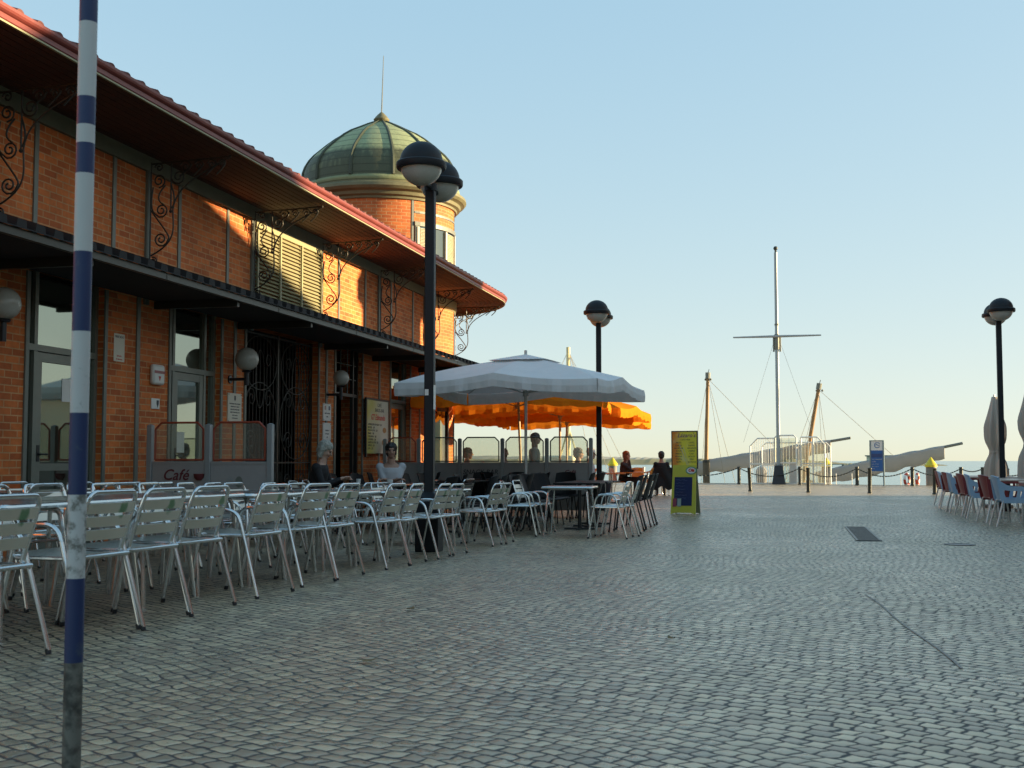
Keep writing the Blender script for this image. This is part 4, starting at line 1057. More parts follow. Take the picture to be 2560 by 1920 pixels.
def closed_parasol(lab, x, y, ht, tie):
    t = thing('closed_parasol', lab, 'parasol', (x, y, gz(y)), 0, 'closed cream parasols at the red tables')
    b = MB(); n, m = 96, 24; rows = []
    for i in range(m + 1):
        u = i / m; z = ht - (ht - .42) * u
        r0 = .05 + .13 * sin(min(1, u / .62) * pi * .62) if u < .62 else 0
        d = abs(u - tie); base = .06 + .13 * min(1, u * 3.2); pin = 1 - .45 * math.exp(-(d / .09) ** 2)
        rr = base * pin * (1 + (.35 * (u - tie) if u > tie else 0))
        rows.append([(rr * (1 + .30 * min(1, u * 3) * cos(8 * a + 2 * sin(a) + u * 1.5)) * cos(a), rr * (1 + .30 * min(1, u * 3) * cos(8 * a + 2 * sin(a) + u * 1.5)) * sin(a), z) for a in [2 * pi * j / n for j in range(n)]])
    vs = [q for rw in rows for q in rw]
    fs = [(i * n + j, i * n + (j + 1) % n, (i + 1) * n + (j + 1) % n, (i + 1) * n + j) for i in range(m) for j in range(n)] + [tuple(range(n - 1, -1, -1))]
    b.add(vs, fs); b.build('folded_canopy', M['pcloth'], t, ang=80)
    MB().tube([(0, 0, .05), (0, 0, ht + .05)], .025, 10).build('pole', M['pole_w'], t)
    MB().lathe([(.13, ht - (ht - .42) * tie - .02), (.135, ht - (ht - .42) * tie), (.13, ht - (ht - .42) * tie + .02)], 24).build('tie_strap', M['pcloth'], t)
    MB().box(-.3, .3, -.3, .3, 0, .07).build('base', M['pbase'], t, bevel=.01)
closed_parasol('furled cream parasol left of the right lamp post', 4.62, 29.2, 2.52, .6)
closed_parasol('furled cream parasol cut by the right edge of the photo', 4.92, 26.75, 2.62, .55)

# ------------------------------------------------------------------ striped pole in the foreground
t = NT('scuffed_blue'); p = t.pos(); n = t.noise(p, 16, 5, .7)
t.set(t.mix(t.step(n, .60, .72), (.010, .026, .095), (.03, .05, .10)), .5); PB = t.mat
t = NT('scuffed_white'); p = t.pos(); n = t.noise(p, 22, 5, .7); sp = t.node('SeparateXYZ'); t.link(p, sp.inputs[0])
wear = t.math('SUBTRACT', n, t.math('MULTIPLY', t.step(sp.outputs[2], .5, 1.6), .25))
t.set(t.mix(t.step(wear, .42, .6), (.50, .51, .50), (.14, .14, .12)), .6); PW = t.mat
t = NT('bare_steel'); p = t.pos(); n = t.noise(p, 14, 5, .7)
t.set(t.mix(t.step(n, .4, .65), (.16, .16, .14), (.045, .045, .04)), .6, .2); PG = t.mat
zs = [2.6, 2.19, 1.972, 1.89, 1.837, 1.749, 1.524, 1.296, 1.065, .835, .602, .37, .0]
mi = [0, 1, 0, 1, 0, 1, 0, 1, 0, 1, 0, 2]
b = MB(); b.lathe([(.0255, z) for z in reversed(zs)], 28, mis=list(reversed(mi)))
tag(b.build('striped_pole', [PB, PW, PG], loc=(-1.95, 3.03, 0)), 'scuffed blue and white striped pole in the left foreground', 'pole')

# ------------------------------------------------------------------ menu board
ax, ay = -2.02, 24.24
ab = thing('menu_board', 'tall yellow sandwich board with a snack menu and blue chalk panel', 'sign', (ax, ay, gz(ay)), R(-14))
t = NT('yellow_orange_print'); p = t.coord(); sp = t.node('SeparateXYZ'); t.link(p, sp.inputs[0])
c = t.mix(t.step(t.math('ADD', sp.outputs[0], t.math('MULTIPLY', t.math('SUBTRACT', t.noise(p, 5, 2), .5), .3)), -.22, .0), (.85, .28, .05), (.88, .74, .07)); c = t.mix(t.math('MULTIPLY', t.step(t.noise(p, 3.2, 2), .52, .7), .5), c, (.86, .80, .5))
t.set(c, .4); hp = t.mat
lime = mk('lime_plastic', (.60, .55, .07), .4, var=.1); chalk = mk('blue_chalkboard', (.008, .02, .085), .5, var=.3)
til = Matrix.Rotation(R(-7), 4, 'X')
fr = MB(); fr.prism([(-.26, .0), (-.15, .03), (.15, .03), (.26, .0), (.24, .98), (-.24, .98)], lambda u, v, q: (u, .0 + q, v), .025)
fr.xf(Matrix.Translation((0, -.13, 0)) @ til); fr.build('front_board', lime, ab, smooth=False)
bk = MB(); bk.prism([(-.26, .0), (-.15, .03), (.15, .03), (.26, .0), (.24, .98), (-.24, .98)], lambda u, v, q: (u, .0 + q, v), .025)
bk.xf(Matrix.Translation((0, .17, 0)) @ Matrix.Rotation(R(9), 4, 'X')); bk.build('rear_board', mk('grey_olive_plastic', (.22, .23, .14), .5), ab, smooth=False)
ch = MB().box(-.195, .175, -.006, .0, .17, .74); ch.xf(Matrix.Translation((0, -.13, 0)) @ til); ch.build('chalk_panel', chalk, ab, smooth=False)
hd = MB().box(-.255, .255, -.0, .03, .93, 1.64); hd.build('menu_header', hp, ab, smooth=False)
MB().box(-.275, -.256, -.005, .04, .1, 1.66).box(.256, .275, -.005, .04, .9, 1.66).box(-.255, .255, -.005, .04, 1.641, 1.66).build('header_frame', M['black'], ab, smooth=False)
ro = (R(90), 0, 0)
violet = mk('violet_lettering', (.22, .05, .2), .5)
text_obj('lettering', "Lázaro's", .115, violet, ab, (.04, -.002, 1.565), ro, shear=.35, bold=.001)
text_obj('lettering', 'CAFETARIA', .04, ink, ab, (.02, -.002, 1.48), ro)
for i, (l, r_) in enumerate((('MISTA', 'CAFÉS'), ('QUEIJO', 'SUMOS'), ('SALSICHA', 'GELADOS'), ('ATUM', 'CREPES'), ('PREGO', 'CHÁ'), ('BIFANA', 'BOLOS'), ('TOSTA', 'PÃO'), ('SOPA', 'BATIDOS'))):
    text_obj('lettering', l, .042, ink, ab, (-.12, -.002, 1.42 - .055 * i), ro); text_obj('lettering', r_, .042, ink, ab, (.15, -.002, 1.42 - .055 * i), ro)
MB().tube([(-.10, -.004, 1.38), (.07, -.004, .95)], .007, 6).tube([(-.03, -.004, 1.36), (.09, -.004, .97)], .004, 6).build('straw_picture', M['cream'], ab)
lg = MB().prism([(.145 + .115 * cos(a), .87 + .078 * sin(a)) for a in [2 * pi * k / 28 for k in range(28)]], lambda u, v, q: (u, -.012 - q, v), .008)
lg.prism([(.145 + .095 * cos(a), .87 + .06 * sin(a)) for a in [2 * pi * k / 28 for k in range(28)]], lambda u, v, q: (u, -.0205 - q, v), .002, mi=1)
L_ = lg.xf(Matrix.Translation((0, -.115, 0)) @ til).build('oval_logo', [mk('logo_green', (.06, .25, .16), .4), M['white']], ab)
text_obj('lettering', 'Olá', .085, M['inkred'], ab, (.15, -.036, .87), (R(90 - 7), 0, 0), shear=.2, bold=.004)
rc = random.Random(5)
for i in range(7):
    w_ = [(-.17 + .02 * k, -.0075, .68 - .06 * i + rc.uniform(-.008, .008)) for k in range(rc.randint(9, 16))]
    MB().tube(w_, .0022, 5).xf(Matrix.Translation((0, -.13, 0)) @ til).build('chalk_writing', mk('chalk', (.16, .20, .32), .9), ab)
for x0, m in ((-.215, mk('carton_red', (.30, .06, .09), .5)), (-.12, mk('glass_print', (.34, .42, .38), .4))):
    MB().box(x0, x0 + .075, -.012, -.006, .15, .31).xf(Matrix.Translation((0, -.13, 0)) @ til).build('drink_picture', m, ab, smooth=False)

# ------------------------------------------------------------------ quay furniture
QB = -.13
bol = mk('green_black_iron', (.030, .036, .030), .45, .2, var=.3)
def bollard(name, lab, x, y, h, r, group, tilt=0):
    o = MB().lathe([(r * 1.25, 0), (r * 1.25, .03), (r, .05), (r, h - .05), (r * 1.1, h - .04), (r * 1.1, h - .01), (r * .7, h), (1e-5, h + .005)], 18).build(name, bol, loc=(x, y, QB))
    o.rotation_euler = (0, R(tilt), 0); return tag(o, lab, 'bollard', group)
GBo = 'bollards at the edge of the plaza'
for i, (x, y, tl) in enumerate([(-1.29, 42.6, -2.5), (.65, 41.6, 0), (2.58, 40.9, 1), (4.48, 39.9, 1), (6.5, 39.1, 0)]):
    bollard('iron_bollard', 'dark iron bollard on the sunlit strip, %s from the left' % ORD[i], x, y, .83, .06, GBo, tl)
CH = [(-2.2, 56.0), (.5, 55.0), (2.9, 54.1), (5.1, 53.25), (6.95, 52.55), (7.75, 52.25), (9.6, 51.5)]
for i, (x, y) in enumerate(CH):
    bollard('chain_post', 'dark post carrying the quay chain, %s from the left' % ORD[i], x, y, .80, .075, 'chain posts along the quay')
CH2 = [(-9.5, 58.8), (-6.0, 57.5)] + CH
for i in range(len(CH2) - 1):
    (x0, y0), (x1, y1) = CH2[i], CH2[i + 1]
    if i == 4 - 0: pass
    pts = [(x0 + (x1 - x0) * s, y0 + (y1 - y0) * s, QB + .74 - .38 * (1 - (2 * s - 1) ** 2) * min(1, abs(x1 - x0) / 2.4)) for s in [k / 20 for k in range(21)]]
    b = MB()
    for k in range(20): b.tube([Vector(pts[k]), Vector(pts[k + 1]).lerp(Vector(pts[k]), .12)], .024, 6, rs=[.018, .03])
    tag(b.build('quay_chain', bol), 'sagging iron chain between the quay posts, %s span from the left' % ORD[i], 'chain', 'chains along the quay')
# mooring piles with yellow caps
def pile(x, y, h, r, cap, lab):
    t = thing('mooring_pile', lab, 'mooring pile', (x, y, -3), 0, 'mooring piles off the quay')
    MB().lathe([(r, 0), (r * 1.0, 3 + h)], 20).build('shaft', mk('pile_brown', (.10, .085, .055), .7, var=.4) if not cap else mk('pile_blue_grey', (.17, .17, .16), .6, var=.3), t)
    if cap: MB().lathe([(r * 1.2, 3 + h - .02), (r * 1.22, 3 + h + .06), (r * .12, 3 + h + .40), (1e-5, 3 + h + .42)], 24).build('cap', mk('yellow_cap', (.62, .50, .02), .4), t)
    else: MB().lathe([(r * 1.06, 3 + h - .12), (r * 1.06, 3 + h), (1e-5, 3 + h + .02)], 20).build('collar', bol, t)
pile(6.0, 54.6, .68, .215, True, 'pale mooring pile with a yellow conical cap at the right')
pile(1.75, 58.2, .66, .22, True, 'mooring pile with a yellow cap behind the white gangway gate')
pile(-3.9, 59.4, .96, .17, False, 'thick brown mooring pile in front of the left boat mast')
pile(-8.8, 61.5, .70, .22, True, 'mooring pile with a yellow cap beside the middle lamp post')
pile(1.0, 57.6, .02, .2, False, 'short dark pile right of the white gangway gate')

# flag mast
ms = thing('flag_mast', 'tall white signal mast with a crossarm on the quay', 'mast', (-.42, 55.6, QB))
k = 55.0 / 57.0
MB().lathe([(.085, .0), (.085, 6.3), (.08, 6.32), (.072, 10.55), (.03, 10.57)], 18).build('pole', mk('mast_white', (.30, .34, .35), .4, .1, var=.1), ms)
MB().lathe([(.11, 6.1), (.115, 6.2), (.115, 6.75), (.10, 6.8)], 16).build('collar', M['strip'], ms)
MB().lathe([(.09, 7.2), (.1, 7.22), (.1, 7.26), (.09, 7.28)], 16).build('collar', M['strip'], ms)
for x_ in (-.14, .15): MB().tube([(x_, 0, 6.0), (x_, 0, 6.65)], .04, 8).build('hanging_block', M['strip'], ms)
MB().tube([(-1.95, -.12, 6.68), (0, -.12, 6.69), (1.95, -.12, 6.7)], .05, 10, rs=[.035, .06, .035]).build('crossarm', mk('crossarm_grey', (.33, .36, .36), .45), ms)
MB().ball((0, 0, 10.74), .10, 14).lathe([(.05, 10.56), (.05, 10.66)], 10).build('ball_finial', bol, ms)
MB().add([(-.30, -.30, 0), (.30, -.30, 0), (.30, .30, 0), (-.30, .30, 0), (-.17, -.17, .85), (.17, -.17, .85), (.17, .17, .85), (-.17, .17, .85)], [(0, 1, 5, 4), (1, 2, 6, 5), (2, 3, 7, 6), (3, 0, 4, 7), (4, 5, 6, 7)]).build('pedestal', M['black'], ms)
wire = mk('pale_wire', (.40, .40, .36), .5)
for (x1, z1) in ((-1.55, 1.9), (1.5, 2.4)): MB().tube([(.12 * (1 if x1 > 0 else -1), 0, 6.5), (x1, .3, z1)], .008, 4).build('halyard', wire, ms)

# gangway gate: railings, panels and a door
wr_ = mk('white_railing', (.78, .77, .70), .4, var=.06); pg = clear_glass('gate_glass', .08)
gg = thing('gangway_gate', 'white railed gangway gate with glazed panels at the foot of the mast', 'gate', (-.55, 55.9, QB), R(-15))
def rail(name, x0, x1, z0, z1, cham, bars, glaze=False, y=0):
    b = MB(); pts = [(x0, y, z0), (x0, y, z1 - cham[0]), (x0 + cham[0], y, z1), (x1 - cham[1], y, z1), (x1, y, z1 - cham[1]), (x1, y, z0)]
    b.tube(pts, .035, 8); b.box(x0, x1, y - .025, y + .025, z0, z0 + .06); b.box(x0, x1, y - .024, y + .024, (z0 + z1) * .44 - .03, (z0 + z1) * .44 + .03)
    o = b.build(name, wr_, gg)
    b = MB()
    for i in range(1, bars):
        x = x0 + (x1 - x0) * i / bars; zt = z1 - max(0, cham[0] - (x - x0)) - max(0, cham[1] - (x1 - x)); b.tube([(x, y, z0 + .04), (x, y, zt)], .012, 6)
    b.build('railing_bars', wr_, o)
    if glaze: MB().box(x0 + .03, x1 - .03, y + .03, y + .036, z0 + .05, z1 - max(cham)).build('pane', pg, o, smooth=False)
rail('side_railing', -1.18, -.02, .0, 2.08, (.35, 0), 11)
rail('door_panel', .02, 1.02, .0, 2.2, (.12, .12), 3, True, -.25)
MB().box(.06, .40, -.23, -.2, .05, 1.0).box(.70, .98, -.23, -.2, .05, 1.0).build('lower_panel', mk('gate_panel', (.55, .55, .50), .5), gg, smooth=False)
rail('side_railing', 1.08, 2.15, .0, 2.12, (0, .32), 3, True, .3)
MB().box(1.60, 1.66, .262, .338, .06, 2.08).build('mullion', wr_, gg, smooth=False)
rail('rear_railing', -1.1, 2.1, .0, 1.9, (.2, .2), 22, False, 1.6)
tag(MB().lathe([(.2, 0), (.24, .1), (.26, .6), (.2, .72), (.1, .8), (1e-5, .82)], 18).build('drum', mk('drum_grey', (.25, .25, .24), .6), loc=(-1.2, 56.6, QB)), 'grey rubbish drum behind the left railing of the gangway gate', 'bin')

# blue harbour sign
sg = thing('harbour_sign', 'tall blue and white harbour information sign on grey posts', 'sign', (3.68, 53.2, QB), R(-13))
bl = mk('sign_blue', (.015, .11, .34), .35, var=.2); bl2 = mk('sign_dark_blue', (.02, .06, .18), .35)
MB().box(-.24, .24, -.02, .02, .62, 1.5).build('panel', bl, sg, smooth=False)
MB().box(-.24, .24, -.021, .021, 1.501, 1.9).build('header_panel', M['white'], sg, smooth=False)
MB().tube([(.02 + .11 * cos(a), -.025, 1.72 + .11 * sin(a)) for a in [R(30 + 300 * k / 16) for k in range(17)]], .014, 6).tube([(-.06, -.025, 1.72), (.0, -.025, 1.75), (.06, -.025, 1.70), (.12, -.025, 1.72)], .012, 6).build('emblem', bl, sg)
MB().box(-.22, .22, -.0235, -.0205, 1.2, 1.36).build('photo_panel', bl2, sg, smooth=False)
MB().box(-.30, -.241, -.04, .04, 0, 1.93).box(.241, .30, -.04, .04, 0, 1.93).box(-.241, .241, -.04, .04, 1.901, 1.93).build('frame', mk('sign_post_grey', (.16, .22, .24), .45), sg, smooth=False)
ro = (R(90), 0, 0)
for i, s in enumerate(['CAIS DE EMBARQUE', 'OLHÃO', 'Ilha da Armona', 'Ilha da Culatra', 'Farol']): text_obj('lettering', s, .045, M['cream'], sg, (-.2, -.0225, 1.12 - .1 * i), ro, 'LEFT')

# ------------------------------------------------------------------ boats
wood = mk('mast_wood', (.26, .15, .06), .55, var=.3, vs=2); sail = cloth('grey_sailcover', (.48, .48, .46), .3)
rope = mk('rope', (.32, .29, .22), .8)
def hull(b, L, Wd, H):
    n, m = 20, 8; V = []
    for i in range(n + 1):
        s = i / n; w = Wd / 2 * (sin(pi * min(1, .12 + s * .88)) ** .6 if s > .0 else .4) ; sh = .35 * (2 * s - 1) ** 2
        for j in range(m + 1):
            a = -pi / 2 + pi * j / m
            V.append(((s - .5) * L, w * sin(a), (H + sh) * (1 - cos(a) ** .7) - .3 if cos(a) > 1e-6 else H + sh - .3))
    b.add(V, [(i * (m + 1) + j, (i + 1) * (m + 1) + j, (i + 1) * (m + 1) + j + 1, i * (m + 1) + j + 1) for i in range(n) for j in range(m)])
    b.add([V[i * (m + 1)] for i in range(n + 1)] + [V[i * (m + 1) + m] for i in range(n + 1)], [(i, i + 1, n + 1 + i + 1, n + 1 + i) for i in range(n)])
def sailboat(lab, x, y, rz, mast, boom, col):
    """mast, boom: end points in the boat's own frame"""
    t = thing('sailing_boat', lab, 'boat', (x, y, -1.7), R(rz), 'old wooden sailing boats at the quay')
    b = MB(); hull(b, 9.5, 2.4, 1.0); b.build('hull', col, t)
    m0, m1 = map(Vector, mast)
    MB().tube([m0, m1], .1, 12, rs=[.12, .085]).build('mast', wood, t)
    d = (m1 - m0).normalized()
    MB().tube([m1 - d * .25, m1 + d * .06], .13, 10).ball(m1 + Vector((.14, 0, -.3)), .06, 8).ball(m1 + Vector((-.13, 0, -.3)), .06, 8).tube([m1, m1 + Vector((.06, 0, .22))], .02, 5).build('masthead', M['strip'], t)
    b0, b1 = map(Vector, boom)
    MB().tube([b0, b1], .07, 10, rs=[.09, .065]).build('boom', M['strip'], t)
    b = MB(); n, q = 26, 12; rs_ = random.Random(int(x * 7)); V = []
    for i in range(n + 1):
        s = i / n; c = b0.lerp(b1, .02 + .86 * s); w = .24 + .24 * sin(pi * (.25 + .55 * s)); 
        for j in range(q):
            a = 2 * pi * j / q; dp = w * (1.25 if sin(a) < 0 else .35) * (1 + .10 * sin(i * 1.3 + j * .7) + rs_.uniform(-.05, .05))
            V.append(c + Vector((0, .16 * cos(a), dp * sin(a) - .05)))
    b.add(V, [(i * q + j, i * q + (j + 1) % q, (i + 1) * q + (j + 1) % q, (i + 1) * q + j) for i in range(n) for j in range(q)] + [tuple(range(q - 1, -1, -1)), tuple(n * q + j for j in range(q))])
    b.build('furled_sail', sail, t, ang=60)
    b = MB()
    for e in ((m0.x - .75, -1.0, 1.0), (m0.x - .5, 1.0, 1.0), (m0.x + 1.35, -1.0, .9), (m0.x + 1.5, .9, .9), tuple(b0.lerp(b1, .55))): b.tube([m1 - d * .25, Vector(e)], .012, 4)
    b.build('rigging', rope, t)
    return t
sailboat('left wooden sailing boat with an upright mast and long furled sail', -4.2, 62.3, -10, ((.05, 0, .4), (.25, 0, 7.1)), ((-.6, .1, 2.45), (7.3, .1, 3.75)), mk('green_hull', (.03, .12, .08), .4))
sailboat('right wooden sailing boat with a raked mast and furled sail', 1.0, 60.5, -10, ((-.5, 0, .6), (.55, 0, 6.35)), ((.3, .1, 2.0), (7.05, .1, 3.45)), mk('white_hull', (.5, .5, .47), .4))
# distant yacht mast seen under the parasol
ym = thing('moored_yacht', 'moored yacht whose yellow lit mast rises behind the white parasol', 'boat', (-11.2, 62, -1.7), R(-12))
b = MB(); hull(b, 9, 2.6, 1.0); b.build('hull', M['white'], ym)
yl = mk('cream_mast', (.66, .60, .34), .4)
MB().tube([(0, 0, .6), (0, 0, 8.6)], .12, 10, rs=[.13, .1]).build('mast', yl, ym)
MB().tube([(0, 0, 4.4), (-1.0, 0, 1.0)], .05, 6).tube([(0, 0, 4.4), (1.1, 0, 1.0)], .05, 6).build('tripod_leg', yl, ym)
MB().box(-1.6, .9, -.7, .7, .9, 2.5).box(-1.2, .5, -.6, .6, 2.51, 2.9).build('cabin', M['cream'], ym, bevel=.1)
b = MB()
for e in ((3.9, 0, .9), (2.9, .8, .8), (1.9, -.9, .8), (-3.8, 0, .9), (2.3, .9, .8)): b.tube([(0, 0, 8.4), e], .012, 4)
b.build('rigging', rope, ym)
# small tender boats by the pontoon
def dinghy(lab, x, y, rz, col, col2):
    t = thing('dinghy', lab, 'boat', (x, y, -1.55), R(rz), 'small boats by the pontoon')
    b = MB(); hull(b, 3.6, 1.4, .9); b.build('hull', col, t)
    MB().box(-.7, .6, -.5, .5, .75, 1.25).build('cuddy', col2, t, bevel=.12)
dinghy('small boat with a striped grey cover beyond the short pile', 2.5, 58.0, 20, M['greyboard'], M['white'])
dinghy('small dark boat beyond the quay chain', 3.55, 58.4, -15, M['black'], mk('dark_cover', (.06, .055, .05), .7))
dinghy('green boat behind the man in black', -6.2, 60.6, 0, mk('boat_green', (.02, .14, .10), .4), mk('boat_green_cover', (.03, .10, .08), .5))
pn = thing('pontoon', 'low floating pontoon with white stanchions', 'pontoon', (4.6, 57.6, -1.6), R(-14))
MB().box(-2.6, 2.2, -.5, .5, 0, .55).build('deck', mk('pontoon_grey', (.3, .3, .28), .7), pn, smooth=False)
for i in range(7): MB().tube([(-2.4 + .72 * i, -.45, .55), (-2.4 + .72 * i, -.45, 1.95)], .022, 6).build('stanchion', M['white'], pn)
bu_r = mk('buoy_red', (.55, .06, .03), .5)
for i, (x, y, rz, lab) in enumerate(((5.0, 54.6, 62, 'red and white lifebuoy facing left on the pontoon rail'), (5.45, 54.75, 75, 'red and white lifebuoy seen nearly edge on'))):
    t = thing('lifebuoy', lab, 'lifebuoy', (x, y, .02), R(rz), 'lifebuoys at the quay')
    n = 24
    for nm, ks, m in (('red_segments', (0, 2, 4, 6), bu_r), ('white_segments', (1, 3, 5, 7), M['white'])):
        b = MB()
        for k in ks: b.tube([(.24 * cos(a), 0, .1 + .24 * sin(a)) for a in [2 * pi * (k * 3 + j) / n for j in range(4)]], .06, 8)
        b.build(nm, m, t)
    MB().tube([(0, .07, -.9), (0, .07, .3)], .025, 6).build('bracket', M['white'], t)
sh_ = thing('shore_hut', 'tiny pale hut on the far low shore', 'hut', (60, 832, 2.2))
MB().box(-9, 9, -3, 3, -3, 1.6).build('wall', M['cream'], sh_, smooth=False); MB().box(-10, 10, -4, 4, 1.61, 2.4).build('roof', M['strip'], sh_, smooth=False)

# ------------------------------------------------------------------ opposite hall and kiosk: hall read from its shadows; its extension and the rest added for the light
h2 = thing('opposite_market_hall', 'matching red brick market hall across the plaza, outside the photo', 'building', (16, 18.6, 0))
Q = lambda o: (setattr(o, 'parent', h2), setattr(o, 'matrix_parent_inverse', Matrix.Translation((-16, -18.6, 0))), o)[2]
bx = M['brick']
Q(MB().box(8.5, 23.6, 9.9, 27.86, -.2, 4.82).build('wall', bx, smooth=False))
rx0, rx1, ry0, ry1 = 7.1, 25.0, 9.66, 27.1
b = MB(); V = [(rx0, ry0, 4.9), (rx1, ry0, 4.9), (rx1, ry1, 4.9), (rx0, ry1, 4.9), (16, 15.9, 8.8), (16, 20.8, 8.8)]
b.add(V, [(0, 1, 4), (1, 2, 5, 4), (2, 3, 5), (3, 0, 4, 5), (3, 2, 1, 0)]); Q(b.build('roof', M['rtile'], smooth=False))
c4 = (10.1, 28.3, 0)
Q(MB().lathe([(TR, -.2), (TR, 7.1)], 40, c4).build('tower_wall', M['brick']))
Q(MB().lathe([(2.1, 7.05), (2.1, 7.4), (1.92, 7.44)], 40, c4).lathe(DOME, 40, c4).build('dome', M['copper']))
Q(MB().lathe([(TR, 5.3), (3.0, 4.9), (3.0, 4.8), (TR, 4.8)], 40, c4).build('tower_eave', M['rtile']))
Q(MB().box(7.2, 8.49, 9.9, 27.86, 2.95, 3.1).build('canopy', M['dtile'], smooth=False))
Q(MB().box(8.6, 23.5, -22, 9.6, -.2, 4.5).add([(7.6, -22, 4.51), (24.4, -22, 4.51), (24.4, 9.6, 4.51), (7.6, 9.6, 4.51), (16, -22, 6.3), (16, 9.6, 6.3)], [(0, 3, 5, 4), (1, 4, 5, 2), (0, 4, 1), (3, 2, 5), (0, 1, 2, 3)]).build('shade_wing', bx, smooth=False))  # unseen extension added so the foreground pole stays in shade
tt = thing('bounce_tent', 'made-up light-bouncing canvas tent along the opposite hall, outside the photo', 'tent', (6.6, 8, 0))  # unseen canvas added to bounce light onto the brick facade
tcm = mk('tent_canvas', (.80, .76, .66), .7, var=.06)
MB().box(-.05, .05, -28, 18.3, -.1, 2.75).build('front_panel', mk('low_bounce_panel', (.20, .15, .09), .6), tt, smooth=False)  # front coloured dark so less light bounces onto the lower wall
MB().box(-.1, 1.85, 18.31, 18.4, -.1, 2.75).build('end_panel', tcm, tt, smooth=False)
MB().add([(-.3, -28, 2.76), (-.3, 18.5, 2.76), (1.85, 18.5, 3.35), (1.85, -28, 3.35), (-.3, -28, 2.6), (-.3, 18.5, 2.6)], [(0, 1, 2, 3), (4, 5, 1, 0)]).build('roof', tcm, tt, smooth=False)
for i in range(24): MB().box(-.075, -.051, -27.9 + 2 * i, -27.8 + 2 * i, -.1, 2.59).build('post', M['white'], tt, smooth=False)
kk = thing('occluder', 'made-up shade-casting kiosk beside the red tables, outside the photo', 'occluder', (10, 35.5, 0))  # unseen block added to carry the ground shadow farther along the plaza
MB().box(-1.6, 1.8, -4.6, 4.4, -.2, 3.1).build('wall', M['cream'], kk, smooth=False)
MB().box(-1.8, 2.0, -4.8, 4.6, 3.101, 3.3).build('roof', M['white'], kk, smooth=False)
# ------------------------------------------------------------------ people
skin_m = mk('skin', (.40, .22, .15), .55, var=.08); skin_p = mk('pale_skin', (.50, .31, .23), .55, var=.08)
eye_m = mk('eye', (.02, .02, .02), .3)
class Blob:
    """overlapping rounded forms fused into ONE continuous skin by a voxel remesh"""
    def __init__(s): s.b = MB()
    def cap(s, p0, p1, r0, r1, n=10):
        p0, p1 = Vector(p0), Vector(p1); d = p1 - p0; L = d.length
        if L < 1e-5: return s
        d /= L; pts, rs = [], []
        for k in range(5): a = pi / 2 * k / 5; pts.append(p0 - d * r0 * cos(a)); rs.append(max(r0 * sin(a), .0006))
        pts.append(p0); rs.append(r0); pts.append(p1); rs.append(r1)
        for k in range(1, 6): a = pi / 2 * k / 5; pts.append(p1 + d * r1 * sin(a)); rs.append(max(r1 * cos(a), .0006))
        s.b.tube(pts, 1, n, rs=rs); return s
    def ell(s, c, r, M=None, n=14):
        q = MB().ball((0, 0, 0), 1, n); D = Matrix.Diagonal((*r, 1)); X = Matrix.Translation(Vector(c)) @ (M.to_4x4() if M else Matrix()) @ D
        q.xf(X); s.b.add(q.v, q.f); return s
    def loft(s, rings, n=16):
        """rings: (centre, half depth x, half width y) from bottom to top"""
        vs = [(c[0] + rx * cos(2 * pi * j / n), c[1] + ry * sin(2 * pi * j / n), c[2]) for c, rx, ry in rings for j in range(n)]
        k = len(rings)
        s.b.add(vs, [(i * n + j, i * n + (j + 1) % n, (i + 1) * n + (j + 1) % n, (i + 1) * n + j) for i in range(k - 1) for j in range(n)] + [tuple(range(n - 1, -1, -1)), tuple((k - 1) * n + j for j in range(n))]); return s
    def build(s, name, mat, parent, vox=.009, sm=4):
        o = s.b.build(name, mat, parent, smooth=False)
        m = o.modifiers.new('fuse', 'REMESH'); m.mode = 'VOXEL'; m.voxel_size = vox; m.use_smooth_shade = True
        q = o.modifiers.new('soften', 'SMOOTH'); q.factor = .5; q.iterations = sm
        return o
lips = mk('lips', (.26, .09, .08), .5)
